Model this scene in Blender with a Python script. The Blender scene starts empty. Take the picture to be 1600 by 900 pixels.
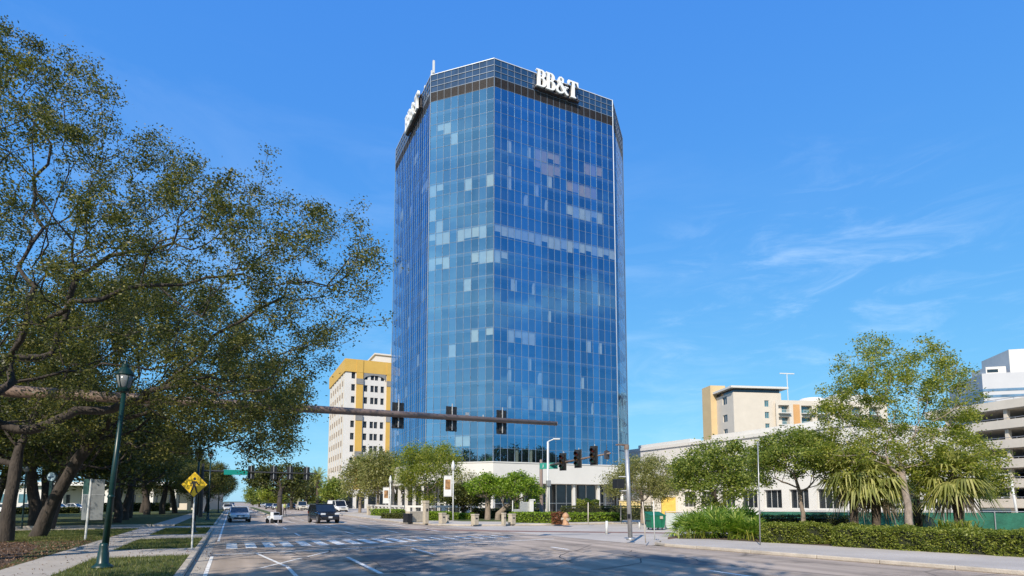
import bpy, bmesh, math, random
import numpy as np
from mathutils import Vector, Matrix
R = math.radians
random.seed(7)
C = bpy.context.scene.collection
SC = bpy.context.scene

# ------------------------------------------------------------------ camera
FPX, YAW, PIT, HOR, EYE = 911.0, R(25.6), R(5.5), 783.0, 2.0      # focal length in photo pixels (1600 wide)
CYP = HOR - FPX * math.tan(PIT)
cam = bpy.data.cameras.new('camera'); camo = bpy.data.objects.new('camera', cam); C.objects.link(camo)
camo.location = (0, 0, EYE)
camo.rotation_euler = (R(90) + PIT, 0, -YAW)
cam.sensor_width = 36; cam.lens = FPX / 1600 * 36
cam.shift_y = (CYP - 450) / 1600
cam.clip_start = 0.1; cam.clip_end = 9000
SC.camera = camo

# ------------------------------------------------------------------ sky, sun, exposure
SUN_EL = R(36); SUN_AZ = R(224)          # azimuth clockwise from +Y
w = bpy.data.worlds.new('World'); SC.world = w; w.use_nodes = True
nt = w.node_tree; nt.nodes.clear()
N = nt.nodes.new; L = nt.links.new
out = N('ShaderNodeOutputWorld'); bg = N('ShaderNodeBackground')
sky = N('ShaderNodeTexSky'); sky.sky_type = 'NISHITA'; sky.sun_disc = False
sky.sun_elevation = SUN_EL; sky.sun_rotation = SUN_AZ; sky.air_density = 1.0; sky.dust_density = 0.15; sky.ozone_density = 3.2
tc = N('ShaderNodeTexCoord')
mp = N('ShaderNodeMapping'); mp.inputs['Scale'].default_value = (1.0, 1.0, 4.5); mp.inputs['Rotation'].default_value = (0.12, 0.05, 0.5)
n1 = N('ShaderNodeTexNoise'); n1.inputs['Scale'].default_value = 2.3; n1.inputs['Detail'].default_value = 9; n1.inputs['Roughness'].default_value = 0.62; n1.inputs['Distortion'].default_value = 0.7
n2 = N('ShaderNodeTexNoise'); n2.inputs['Scale'].default_value = 1.1; n2.inputs['Detail'].default_value = 2
cr = N('ShaderNodeMapRange'); cr.inputs[1].default_value = 0.50; cr.inputs[2].default_value = 0.80; cr.inputs[3].default_value = 0; cr.inputs[4].default_value = 0.38
cr2 = N('ShaderNodeMapRange'); cr2.inputs[1].default_value = 0.42; cr2.inputs[2].default_value = 0.66
mu = N('ShaderNodeMath'); mu.operation = 'MULTIPLY'
sx = N('ShaderNodeSeparateXYZ'); lowm = N('ShaderNodeMapRange')
lowm.inputs[1].default_value = 0.62; lowm.inputs[2].default_value = 0.12
mu2 = N('ShaderNodeMath'); mu2.operation = 'MULTIPLY'
mx = N('ShaderNodeMix'); mx.data_type = 'RGBA'; mx.inputs['B'].default_value = (7.6, 9.0, 10.4, 1)
sep = N('ShaderNodeSeparateColor'); com = N('ShaderNodeCombineColor')      # film response of the sky, channel by channel
for ch, pw, gain in (('Red', .74, .71), ('Green', .53, 1.96), ('Blue', .15, 5.65)):
    p_ = N('ShaderNodeMath'); p_.operation = 'POWER'; p_.inputs[1].default_value = pw; g_ = N('ShaderNodeMath'); g_.operation = 'MULTIPLY'; g_.inputs[1].default_value = gain
    L(sep.outputs[ch], p_.inputs[0]); L(p_.outputs[0], g_.inputs[0]); L(g_.outputs[0], com.inputs[ch])
L(tc.outputs['Generated'], mp.inputs[0]); L(mp.outputs[0], n1.inputs['Vector']); L(tc.outputs['Generated'], n2.inputs['Vector'])
L(n1.outputs['Fac'], cr.inputs[0]); L(n2.outputs['Fac'], cr2.inputs[0]); L(cr.outputs[0], mu.inputs[0]); L(cr2.outputs[0], mu.inputs[1])
L(tc.outputs['Generated'], sx.inputs[0]); L(sx.outputs['Z'], lowm.inputs[0]); L(mu.outputs[0], mu2.inputs[0]); L(lowm.outputs[0], mu2.inputs[1])
vd = N('ShaderNodeVectorMath'); vd.operation = 'DOT_PRODUCT'; vd.inputs[1].default_value = (-.90, -.36, .25)     # a bank of thin cloud on the sun's side of the sky
cbk = N('ShaderNodeMapRange'); cbk.interpolation_type = 'SMOOTHSTEP'; cbk.inputs[1].default_value = .74; cbk.inputs[2].default_value = .99; cbk.inputs[4].default_value = 1.0
n6 = N('ShaderNodeTexNoise'); n6.inputs['Scale'].default_value = 5; n6.inputs['Detail'].default_value = 6
n6r = N('ShaderNodeMapRange'); n6r.inputs[1].default_value = .35; n6r.inputs[2].default_value = .65; n6r.inputs[3].default_value = .45; n6r.inputs[4].default_value = .9
mu5 = N('ShaderNodeMath'); mu5.operation = 'MULTIPLY'; mxx = N('ShaderNodeMath'); mxx.operation = 'MAXIMUM'
L(tc.outputs['Generated'], vd.inputs[0]); L(vd.outputs['Value'], cbk.inputs[0]); L(mp.outputs[0], n6.inputs['Vector']); L(n6.outputs['Fac'], n6r.inputs[0])
L(cbk.outputs[0], mu5.inputs[0]); L(n6r.outputs[0], mu5.inputs[1]); L(mu5.outputs[0], mxx.inputs[0]); L(mu2.outputs[0], mxx.inputs[1])
L(sky.outputs[0], sep.inputs[0]); L(com.outputs[0], mx.inputs['A']); vd3 = N('ShaderNodeVectorMath'); vd3.operation = 'DOT_PRODUCT'; vd3.inputs[1].default_value = (.79, .58, .21)   # wisps of high cloud low on the right
cb3 = N('ShaderNodeMapRange'); cb3.interpolation_type = 'SMOOTHSTEP'; cb3.inputs[1].default_value = .94; cb3.inputs[2].default_value = .998
mp3 = N('ShaderNodeMapping'); mp3.inputs['Scale'].default_value = (2.2, 2.2, 9.0); mp3.inputs['Rotation'].default_value = (0.22, -0.16, 0)
n7 = N('ShaderNodeTexNoise'); n7.inputs['Scale'].default_value = 2.4; n7.inputs['Detail'].default_value = 10; n7.inputs['Roughness'].default_value = .66; n7.inputs['Distortion'].default_value = .9
n7r = N('ShaderNodeMapRange'); n7r.interpolation_type = 'SMOOTHSTEP'; n7r.inputs[1].default_value = .46; n7r.inputs[2].default_value = .85; n7r.inputs[4].default_value = .30
mu7 = N('ShaderNodeMath'); mu7.operation = 'MULTIPLY'; mx7 = N('ShaderNodeMath'); mx7.operation = 'MAXIMUM'
L(tc.outputs['Generated'], vd3.inputs[0]); L(vd3.outputs['Value'], cb3.inputs[0]); L(tc.outputs['Generated'], mp3.inputs[0]); L(mp3.outputs[0], n7.inputs['Vector']); L(n7.outputs['Fac'], n7r.inputs[0])
L(cb3.outputs[0], mu7.inputs[0]); L(n7r.outputs[0], mu7.inputs[1]); L(mu7.outputs[0], mx7.inputs[0]); L(mxx.outputs[0], mx7.inputs[1]); vd4 = N('ShaderNodeVectorMath'); vd4.operation = 'DOT_PRODUCT'; vd4.inputs[1].default_value = (.56, -.80, .20)
cb4 = N('ShaderNodeMapRange'); cb4.interpolation_type = 'SMOOTHSTEP'; cb4.inputs[1].default_value = .86; cb4.inputs[2].default_value = .99
n8r = N('ShaderNodeMapRange'); n8r.interpolation_type = 'SMOOTHSTEP'; n8r.inputs[1].default_value = .47; n8r.inputs[2].default_value = .72; n8r.inputs[4].default_value = .42
n8 = N('ShaderNodeTexNoise'); n8.inputs['Scale'].default_value = 4.2; n8.inputs['Detail'].default_value = 8; n8.inputs['Distortion'].default_value = .5
mu8 = N('ShaderNodeMath'); mu8.operation = 'MULTIPLY'; mx8 = N('ShaderNodeMath'); mx8.operation = 'MAXIMUM'
L(tc.outputs['Generated'], vd4.inputs[0]); L(vd4.outputs['Value'], cb4.inputs[0]); L(mp.outputs[0], n8.inputs['Vector']); L(n8.outputs['Fac'], n8r.inputs[0])
L(cb4.outputs[0], mu8.inputs[0]); L(n8r.outputs[0], mu8.inputs[1]); L(mu8.outputs[0], mx8.inputs[0]); L(mx7.outputs[0], mx8.inputs[1]); L(mx8.outputs[0], mx.inputs['Factor'])
L(mx.outputs['Result'], bg.inputs[0]); L(bg.outputs[0], out.inputs[0])
bg.inputs[1].default_value = 0.112
sl = bpy.data.lights.new('sun', 'SUN'); so = bpy.data.objects.new('sun', sl); C.objects.link(so)
sl.energy = 5.0; sl.angle = R(0.5); sl.color = (1, 0.91, 0.78)
sd = Vector((math.sin(SUN_AZ) * math.cos(SUN_EL), math.cos(SUN_AZ) * math.cos(SUN_EL), math.sin(SUN_EL)))
so.rotation_euler = sd.to_track_quat('Z', 'Y').to_euler(); so.location = sd * 300
SC.view_settings.view_transform = 'Standard'; SC.view_settings.look = 'None'; SC.view_settings.gamma = 1
SC.view_settings.exposure = 0.22
SC.cycles.max_bounces = 8; SC.cycles.transparent_max_bounces = 12
try: SC.cycles.use_denoising = True
except Exception: pass

# ------------------------------------------------------------------ photo pixel -> place in the street
cY, sY = math.cos(YAW), math.sin(YAW)
def W(px, d, z=0.0):
    """world point seen at photo column px, d metres ahead"""
    h = z - EYE
    d2 = d * math.cos(PIT) + h * math.sin(PIT)
    cx = (px - 800) / FPX * d2
    return Vector((cY * cx + sY * d, -sY * cx + cY * d, z))
def WP(px, py, d):
    """world point seen at photo pixel, d metres ahead"""
    t = (CYP - py) / FPX; cp, sp = math.cos(PIT), math.sin(PIT)
    h = d * (sp + t * cp) / (cp - t * sp)
    return W(px, d, h + EYE)
def GD(py): return EYE * FPX / max(py - HOR, 0.5)
def G(px, py): return W(px, GD(py), 0)

# ------------------------------------------------------------------ materials
MATS = {}
def mat(name, col, rough=0.7, metal=0.0, scale=3.0, amt=0.18, bump=0.0, bscale=None, spec=0.5, col2=None, coat=0.0, stretch=None):
    if name in MATS: return MATS[name]
    m = bpy.data.materials.new(name); m.use_nodes = True; t = m.node_tree; b = t.nodes['Principled BSDF']
    b.inputs['Roughness'].default_value = rough; b.inputs['Metallic'].default_value = metal
    b.inputs['Specular IOR Level'].default_value = spec; b.inputs['Coat Weight'].default_value = coat
    co = t.nodes.new('ShaderNodeTexCoord'); src = co.outputs['Object']
    if stretch:
        mm = t.nodes.new('ShaderNodeMapping'); mm.inputs['Scale'].default_value = stretch; t.links.new(src, mm.inputs[0]); src = mm.outputs[0]
    n = t.nodes.new('ShaderNodeTexNoise'); n.inputs['Scale'].default_value = scale; n.inputs['Detail'].default_value = 7; n.inputs['Roughness'].default_value = 0.65
    t.links.new(src, n.inputs['Vector'])
    r = t.nodes.new('ShaderNodeValToRGB'); r.color_ramp.elements[0].position = 0.3; r.color_ramp.elements[1].position = 0.7
    c2 = col2 or tuple(min(1, c * (1 + amt)) for c in col); c1 = col if col2 else tuple(c * (1 - amt) for c in col)
    r.color_ramp.elements[0].color = (*c1, 1); r.color_ramp.elements[1].color = (*c2, 1)
    t.links.new(n.outputs['Fac'], r.inputs[0]); t.links.new(r.outputs[0], b.inputs['Base Color'])
    if bump:
        n3 = t.nodes.new('ShaderNodeTexNoise'); n3.inputs['Scale'].default_value = bscale or scale * 6; n3.inputs['Detail'].default_value = 6
        t.links.new(src, n3.inputs['Vector'])
        bp = t.nodes.new('ShaderNodeBump'); bp.inputs['Strength'].default_value = bump; bp.inputs['Distance'].default_value = 0.05
        t.links.new(n3.outputs['Fac'], bp.inputs['Height']); t.links.new(bp.outputs[0], b.inputs['Normal'])
    MATS[name] = m; return m

def leaf_mat(name, c1, c2, c3, trans=0.35, rough=0.45):
    if name in MATS: return MATS[name]
    m = bpy.data.materials.new(name); m.use_nodes = True; t = m.node_tree; t.nodes.clear()
    o = t.nodes.new('ShaderNodeOutputMaterial'); g = t.nodes.new('ShaderNodeNewGeometry')
    r = t.nodes.new('ShaderNodeValToRGB'); e = r.color_ramp.elements
    e[0].color = (*c1, 1); e[1].color = (*c3, 1); k = r.color_ramp.elements.new(0.55); k.color = (*c2, 1); e[-1].position = 1
    t.links.new(g.outputs['Random Per Island'], r.inputs[0])
    p = t.nodes.new('ShaderNodeBsdfPrincipled'); p.inputs['Roughness'].default_value = rough; p.inputs['Specular IOR Level'].default_value = 0.35
    tr = t.nodes.new('ShaderNodeBsdfTranslucent'); mixs = t.nodes.new('ShaderNodeMixShader'); mixs.inputs[0].default_value = trans
    gm = t.nodes.new('ShaderNodeMix'); gm.data_type = 'RGBA'; gm.blend_type = 'MULTIPLY'; gm.inputs['Factor'].default_value = 1; gm.inputs['B'].default_value = (1.5, 1.6, 0.7, 1)
    t.links.new(r.outputs[0], p.inputs['Base Color']); t.links.new(r.outputs[0], gm.inputs['A']); t.links.new(gm.outputs['Result'], tr.inputs[0])
    t.links.new(p.outputs[0], mixs.inputs[1]); t.links.new(tr.outputs[0], mixs.inputs[2]); t.links.new(mixs.outputs[0], o.inputs[0])
    MATS[name] = m; return m

def glass_mat(name, tint, refl, base=0.34, rough=0.0, wave=0.0):
    """coated window glass: mirror reflection over a tinted see-through"""
    if name in MATS: return MATS[name]
    m = bpy.data.materials.new(name); m.use_nodes = True; t = m.node_tree; t.nodes.clear()
    o = t.nodes.new('ShaderNodeOutputMaterial'); tr = t.nodes.new('ShaderNodeBsdfTransparent'); tr.inputs[0].default_value = (*tint, 1)
    gl = t.nodes.new('ShaderNodeBsdfGlossy'); gl.inputs['Roughness'].default_value = rough; gl.inputs[0].default_value = (*refl, 1)
    fr = t.nodes.new('ShaderNodeFresnel'); ge = t.nodes.new('ShaderNodeNewGeometry'); io = t.nodes.new('ShaderNodeMapRange'); io.inputs[3].default_value = 1.5; io.inputs[4].default_value = 1 / 1.5   # a thin pane reflects the same from both sides
    t.links.new(ge.outputs['Backfacing'], io.inputs[0]); t.links.new(io.outputs[0], fr.inputs[0])
    mr = t.nodes.new('ShaderNodeMapRange'); mr.inputs[1].default_value = 0.04; mr.inputs[3].default_value = base; mr.inputs[4].default_value = 1
    ms = t.nodes.new('ShaderNodeMixShader'); t.links.new(fr.outputs[0], mr.inputs[0])
    if wave:
        co = t.nodes.new('ShaderNodeTexCoord'); n = t.nodes.new('ShaderNodeTexNoise'); n.inputs['Scale'].default_value = 0.5; n.inputs['Detail'].default_value = 3
        bp = t.nodes.new('ShaderNodeBump'); bp.inputs['Strength'].default_value = wave; bp.inputs['Distance'].default_value = 0.05
        t.links.new(co.outputs['Object'], n.inputs[0]); t.links.new(n.outputs[0], bp.inputs['Height']); t.links.new(bp.outputs[0], gl.inputs['Normal'])
    if wave:                                                            # coating differs a little from pane to pane
        rr = t.nodes.new('ShaderNodeMapRange'); rr.inputs[3].default_value = .72; rr.inputs[4].default_value = 1.16; t.links.new(ge.outputs['Random Per Island'], rr.inputs[0])
        mm = t.nodes.new('ShaderNodeMath'); mm.operation = 'MULTIPLY'; mm.use_clamp = True; t.links.new(mr.outputs[0], mm.inputs[0]); t.links.new(rr.outputs[0], mm.inputs[1]); mr = mm
    t.links.new(mr.outputs[0], ms.inputs[0]); t.links.new(tr.outputs[0], ms.inputs[1]); t.links.new(gl.outputs[0], ms.inputs[2]); t.links.new(ms.outputs[0], o.inputs[0])
    MATS[name] = m; return m

# ------------------------------------------------------------------ mesh helpers
class MB:
    def __init__(s): s.v = []; s.f = []; s.m = []
    def face(s, pts, mi=0):
        k = len(s.v); s.v += [tuple(p) for p in pts]; s.f.append(tuple(range(k, k + len(pts)))); s.m.append(mi)
    def box(s, c, d, rz=0.0, mi=0, rot=None):
        hx, hy, hz = d[0] / 2, d[1] / 2, d[2] / 2
        M = rot if rot is not None else Matrix.Rotation(rz, 3, 'Z'); c = Vector(c); k = len(s.v)
        for x, y, z in ((-1,-1,-1),(1,-1,-1),(1,1,-1),(-1,1,-1),(-1,-1,1),(1,-1,1),(1,1,1),(-1,1,1)):
            s.v.append(tuple(c + M @ Vector((x * hx, y * hy, z * hz))))
        for q in ((0,3,2,1),(4,5,6,7),(0,1,5,4),(1,2,6,5),(2,3,7,6),(3,0,4,7)):
            s.f.append(tuple(k + i for i in q)); s.m.append(mi)
    def box2(s, a, b, mi=0):
        s.box([(a[i] + b[i]) / 2 for i in range(3)], [abs(b[i] - a[i]) for i in range(3)], mi=mi)
    def tube(s, p0, p1, r0, r1=None, n=10, mi=0, cap=True):
        r1 = r0 if r1 is None else r1; p0 = Vector(p0); p1 = Vector(p1); ax = (p1 - p0)
        if ax.length < 1e-6: return
        q = ax.to_track_quat('Z', 'Y'); k = len(s.v)
        for p, r in ((p0, r0), (p1, r1)):
            for i in range(n):
                a = 2 * math.pi * i / n; s.v.append(tuple(p + q @ Vector((r * math.cos(a), r * math.sin(a), 0))))
        for i in range(n):
            j = (i + 1) % n; s.f.append((k + i, k + j, k + n + j, k + n + i)); s.m.append(mi)
        if cap:
            s.f.append(tuple(k + i for i in range(n - 1, -1, -1))); s.m.append(mi); s.f.append(tuple(k + n + i for i in range(n))); s.m.append(mi)
    def lathe(s, prof, c=(0, 0, 0), n=16, mi=0):
        k = len(s.v); c = Vector(c)
        for r, z in prof:
            for i in range(n):
                a = 2 * math.pi * i / n; s.v.append(tuple(c + Vector((r * math.cos(a), r * math.sin(a), z))))
        for j in range(len(prof) - 1):
            for i in range(n):
                i2 = (i + 1) % n; s.f.append((k + j*n + i, k + j*n + i2, k + (j+1)*n + i2, k + (j+1)*n + i)); s.m.append(mi)
        s.f.append(tuple(k + i for i in range(n - 1, -1, -1))); s.m.append(mi); e = k + (len(prof) - 1) * n
        s.f.append(tuple(e + i for i in range(n))); s.m.append(mi)
    def prism(s, poly, z0, z1, mi=0):
        n = len(poly); k = len(s.v)
        s.v += [(p[0], p[1], z0) for p in poly] + [(p[0], p[1], z1) for p in poly]
        ar = sum(poly[i][0] * poly[(i+1) % n][1] - poly[(i+1) % n][0] * poly[i][1] for i in range(n))
        idx = list(range(n)) if ar > 0 else list(range(n - 1, -1, -1))
        s.f.append(tuple(k + n + i for i in idx)); s.f.append(tuple(k + i for i in reversed(idx))); s.m += [mi, mi]
        for a in range(n):
            i, j = idx[a], idx[(a + 1) % n]; s.f.append((k + i, k + j, k + n + j, k + n + i)); s.m.append(mi)
    def build(s, name, mats, parent=None, smooth=False, bevel=0.0):
        me = bpy.data.meshes.new(name); me.from_pydata(s.v, [], s.f)
        ms = mats if isinstance(mats, (list, tuple)) else [mats]
        for m in ms: me.materials.append(m)
        if len(ms) > 1: me.polygons.foreach_set('material_index', s.m)
        if smooth: me.polygons.foreach_set('use_smooth', [True] * len(s.f))
        me.update()
        o = bpy.data.objects.new(name, me); C.objects.link(o)
        if parent is not None: o.parent = parent
        if bevel:
            b = o.modifiers.new('bevel', 'BEVEL'); b.width = bevel; b.segments = 2; b.limit_method = 'ANGLE'; b.angle_limit = R(40)
        return o

def tag(o, label, cat, group=None, kind=None):
    if label: o['label'] = label
    if cat: o['category'] = cat
    if group: o['group'] = group
    if kind: o['kind'] = kind
    return o
def thing(name, label, cat, loc=(0, 0, 0), rz=0.0, group=None):
    o = bpy.data.objects.new(name, None); C.objects.link(o); o.location = loc; o.rotation_euler = (0, 0, rz)
    o.empty_display_size = 0.2
    return tag(o, label, cat, group)
def copy_tree(o, parent=None):
    c = o.copy(); C.objects.link(c)
    if parent is not None: c.parent = parent
    for ch in list(o.children): copy_tree(ch, c)
    return c
def dup(o, loc, rz, label, group=None, scale=1.0):
    c = copy_tree(o); c.location = loc; c.rotation_euler = (0, 0, rz); c.scale = scale if isinstance(scale, tuple) else (scale,) * 3
    c['label'] = label
    if group: c['group'] = group
    return c
def struct(mb, name, m, label=None, cat=None):
    o = mb.build(name, m); return tag(o, label, cat, None, 'structure')
def np_mesh(name, V, F, mats, parent=None, mi=None, smooth=False):
    me = bpy.data.meshes.new(name); nf, k = F.shape
    me.vertices.add(len(V)); me.vertices.foreach_set('co', np.ascontiguousarray(V, dtype=np.float32).ravel())
    me.loops.add(nf * k); me.loops.foreach_set('vertex_index', F.astype(np.int32).ravel())
    me.polygons.add(nf); me.polygons.foreach_set('loop_start', np.arange(0, nf * k, k, dtype=np.int32)); me.polygons.foreach_set('loop_total', np.full(nf, k, dtype=np.int32))
    for m in (mats if isinstance(mats, (list, tuple)) else [mats]): me.materials.append(m)
    if mi is not None: me.polygons.foreach_set('material_index', mi.astype(np.int32))
    if smooth: me.polygons.foreach_set('use_smooth', np.ones(nf, dtype=bool))
    me.update(calc_edges=True); me.validate()
    o = bpy.data.objects.new(name, me); C.objects.link(o)
    if parent is not None: o.parent = parent
    return o
def facade(mb, o, u, Wd, z0, z1, holes, dep, mi=0, rmi=None):
    """upright wall with window openings and reveals. o=(x,y) start, u=(ux,uy) along, outward normal on the right of u"""
    rmi = mi if rmi is None else rmi
    nx, ny = u[1], -u[0]
    us = sorted({0, Wd, *[h[0] for h in holes], *[h[1] for h in holes]}); zs = sorted({z0, z1, *[h[2] for h in holes], *[h[3] for h in holes]})
    P = lambda a, z, d=0: (o[0] + u[0] * a - nx * d, o[1] + u[1] * a - ny * d, z)
    for i in range(len(us) - 1):
        for j in range(len(zs) - 1):
            cu, cz = (us[i] + us[i+1]) / 2, (zs[j] + zs[j+1]) / 2
            if any(h[0] < cu < h[1] and h[2] < cz < h[3] for h in holes): continue
            mb.face([P(us[i], zs[j]), P(us[i+1], zs[j]), P(us[i+1], zs[j+1]), P(us[i], zs[j+1])], mi)
    for a, b, c, d in holes:
        mb.face([P(a, c), P(b, c), P(b, c, dep), P(a, c, dep)], rmi); mb.face([P(a, d, dep), P(b, d, dep), P(b, d), P(a, d)], rmi)
        mb.face([P(a, c), P(a, c, dep), P(a, d, dep), P(a, d)], rmi); mb.face([P(b, c, dep), P(b, c), P(b, d), P(b, d, dep)], rmi)
def window(parent, o, u, h, dep, gm, fm, bars=1, name='window'):
    """one window: frame with its pane as sub-part, set into the reveal"""
    nx, ny = u[1], -u[0]; a, b, c, d = h; fw = 0.07
    P = lambda q, z, e: Vector((o[0] + u[0] * q - nx * e, o[1] + u[1] * q - ny * e, z)); rz = math.atan2(u[1], u[0])
    f = MB(); e = dep - 0.03
    f.box(P((a+b)/2, c + fw/2, e), (b - a, 0.06, fw), rz); f.box(P((a+b)/2, d - fw/2, e), (b - a, 0.06, fw), rz)
    f.box(P(a + fw/2, (c+d)/2, e), (fw, 0.06, d - c - 2*fw), rz); f.box(P(b - fw/2, (c+d)/2, e), (fw, 0.06, d - c - 2*fw), rz)
    for i in range(bars): f.box(P(a + (b-a)*(i+1)/(bars+1), (c+d)/2, e), (fw*0.7, 0.05, d - c - 2*fw), rz)
    fo = f.build(name, fm, parent)
    g = MB(); g.face([P(a, c, dep), P(b, c, dep), P(b, d, dep), P(a, d, dep)]); g.build('pane', gm, fo)
    return fo

# ------------------------------------------------------------------ common materials
M_white = mat('white_concrete', (0.60, 0.575, 0.535), 0.75, scale=0.35, amt=0.05, bump=0.15, bscale=9)
M_cream = mat('cream_stucco', (0.57, 0.51, 0.43), 0.8, scale=0.4, amt=0.05)
M_steel = mat('galvanised_steel', (0.42, 0.42, 0.42), 0.45, 0.6, scale=6, amt=0.15)
M_bronze = mat('brown_painted_steel', (0.18, 0.128, 0.102), 0.45, 0.0, scale=5, amt=0.2)
M_black = mat('black_plastic', (0.013, 0.013, 0.015), 0.45, scale=8, amt=0.3)
M_dark = mat('dark_interior_shade', (0.012, 0.014, 0.018), 0.9, scale=0.6, amt=0.4)
M_dgreen = mat('dark_green_paint', (0.004, 0.028, 0.026), 0.35, scale=5, amt=0.25)
M_darkglass = mat('dark_window_glass', (0.02, 0.025, 0.03), 0.08, scale=0.7, amt=0.4, spec=0.8)
M_tealglass = mat('teal_window_glass', (0.06, 0.15, 0.18), 0.08, scale=0.7, amt=0.4, spec=0.8)
M_whitemetal = mat('white_painted_metal', (0.58, 0.58, 0.56), 0.4, scale=4, amt=0.08)
M_signgreen = mat('street_sign_green', (0.0, 0.22, 0.17), 0.45, scale=4, amt=0.1)
M_bark = mat('oak_bark', (0.052, 0.041, 0.033), 0.95, scale=5, amt=0.45, bump=0.9, bscale=14, stretch=(1, 1, 0.35))
M_palebark = mat('pale_bark', (0.24, 0.19, 0.15), 0.95, scale=6, amt=0.35, bump=0.7, bscale=16, stretch=(1, 1, 0.4))
M_conc = mat('sidewalk_concrete', (0.40, 0.36, 0.32), 0.85, scale=0.5, amt=0.16, bump=0.25, bscale=30)
M_kerb = mat('kerb_concrete', (0.42, 0.37, 0.31), 0.85, scale=1.2, amt=0.25, bump=0.3, bscale=20)
M_apron = mat('apron_concrete', (0.44, 0.39, 0.34), 0.9, scale=0.22, amt=0.2, bump=0.25, bscale=20)
M_brick = mat('red_brick_paving', (0.24, 0.14, 0.11), 0.9, scale=2.0, amt=0.3)
M_grass = mat('lawn_grass', (0.045, 0.062, 0.014), 0.95, scale=0.6, amt=0.5, bump=0.8, bscale=25, col2=(0.10, 0.12, 0.03))
M_soil = mat('leaf_litter_soil', (0.05, 0.032, 0.022), 0.95, scale=4, amt=0.5, bump=0.8, bscale=18, col2=(0.13, 0.085, 0.06))
M_asph = mat('worn_asphalt', (0.42, 0.335, 0.265), 0.88, scale=0.25, amt=0.14, bump=0.35, bscale=60)
M_ground = mat('town_ground', (0.10, 0.10, 0.06), 0.95, scale=0.05, amt=0.4)

# asphalt: large patches, streaks along the lanes, cracks
def asphalt_detail(m):
    t = m.node_tree; b = t.nodes['Principled BSDF']; src = b.inputs['Base Color'].links[0].from_socket
    co = t.nodes.new('ShaderNodeTexCoord'); mp_ = t.nodes.new('ShaderNodeMapping'); mp_.inputs['Scale'].default_value = (1.1, 0.06, 1)
    n = t.nodes.new('ShaderNodeTexNoise'); n.inputs['Scale'].default_value = 1.0; n.inputs['Detail'].default_value = 5
    r = t.nodes.new('ShaderNodeMapRange'); r.inputs[1].default_value = 0.35; r.inputs[2].default_value = 0.7; r.inputs[3].default_value = 0.75; r.inputs[4].default_value = 1.15
    t.links.new(co.outputs['Object'], mp_.inputs[0]); t.links.new(mp_.outputs[0], n.inputs[0]); t.links.new(n.outputs[0], r.inputs[0])
    v = t.nodes.new('ShaderNodeTexVoronoi'); v.feature = 'DISTANCE_TO_EDGE'; v.inputs['Scale'].default_value = 0.23
    n4 = t.nodes.new('ShaderNodeTexNoise'); n4.inputs['Scale'].default_value = 0.8; n4.inputs['Detail'].default_value = 6
    ad = t.nodes.new('ShaderNodeMix'); ad.data_type = 'VECTOR'; ad.inputs['Factor'].default_value = 0.25
    t.links.new(co.outputs['Object'], ad.inputs['A']); t.links.new(n4.outputs['Color'], ad.inputs['B']); t.links.new(ad.outputs['Result'], v.inputs['Vector'])
    cr_ = t.nodes.new('ShaderNodeMapRange'); cr_.inputs[1].default_value = 0.0; cr_.inputs[2].default_value = 0.012; cr_.inputs[3].default_value = 0.55; cr_.inputs[4].default_value = 1.0
    t.links.new(v.outputs['Distance'], cr_.inputs[0])
    ns = t.nodes.new('ShaderNodeTexNoise'); ns.inputs['Scale'].default_value = 0.55; ns.inputs['Detail'].default_value = 8; ns.inputs['Roughness'].default_value = .7
    rs = t.nodes.new('ShaderNodeMapRange'); rs.inputs[1].default_value = .52; rs.inputs[2].default_value = .70; rs.inputs[3].default_value = 1.04; rs.inputs[4].default_value = .58
    sp_ = t.nodes.new('ShaderNodeSeparateXYZ'); wv = t.nodes.new('ShaderNodeMath'); wv.operation = 'PINGPONG'; wv.inputs[1].default_value = .72
    rw = t.nodes.new('ShaderNodeMapRange'); rw.interpolation_type = 'SMOOTHSTEP'; rw.inputs[1].default_value = .15; rw.inputs[2].default_value = .6; rw.inputs[3].default_value = .84; rw.inputs[4].default_value = 1.04
    m8 = t.nodes.new('ShaderNodeMath'); m8.operation = 'MULTIPLY'; m9 = t.nodes.new('ShaderNodeMath'); m9.operation = 'MULTIPLY'
    t.links.new(co.outputs['Object'], ns.inputs[0]); t.links.new(ns.outputs[0], rs.inputs[0]); t.links.new(co.outputs['Object'], sp_.inputs[0]); t.links.new(sp_.outputs['X'], wv.inputs[0]); t.links.new(wv.outputs[0], rw.inputs[0])
    t.links.new(rs.outputs[0], m8.inputs[0]); t.links.new(rw.outputs[0], m8.inputs[1]); t.links.new(m8.outputs[0], m9.inputs[0]); t.links.new(r.outputs[0], m9.inputs[1]); r = m9
    mm = t.nodes.new('ShaderNodeMath'); mm.operation = 'MULTIPLY'; t.links.new(r.outputs[0], mm.inputs[0]); t.links.new(cr_.outputs[0], mm.inputs[1])
    hv = t.nodes.new('ShaderNodeMix'); hv.data_type = 'RGBA'; hv.blend_type = 'MULTIPLY'; hv.inputs['Factor'].default_value = 1
    t.links.new(src, hv.inputs['A']); t.links.new(mm.outputs[0], hv.inputs['B']); t.links.new(hv.outputs['Result'], b.inputs['Base Color'])
asphalt_detail(M_asph)
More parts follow.
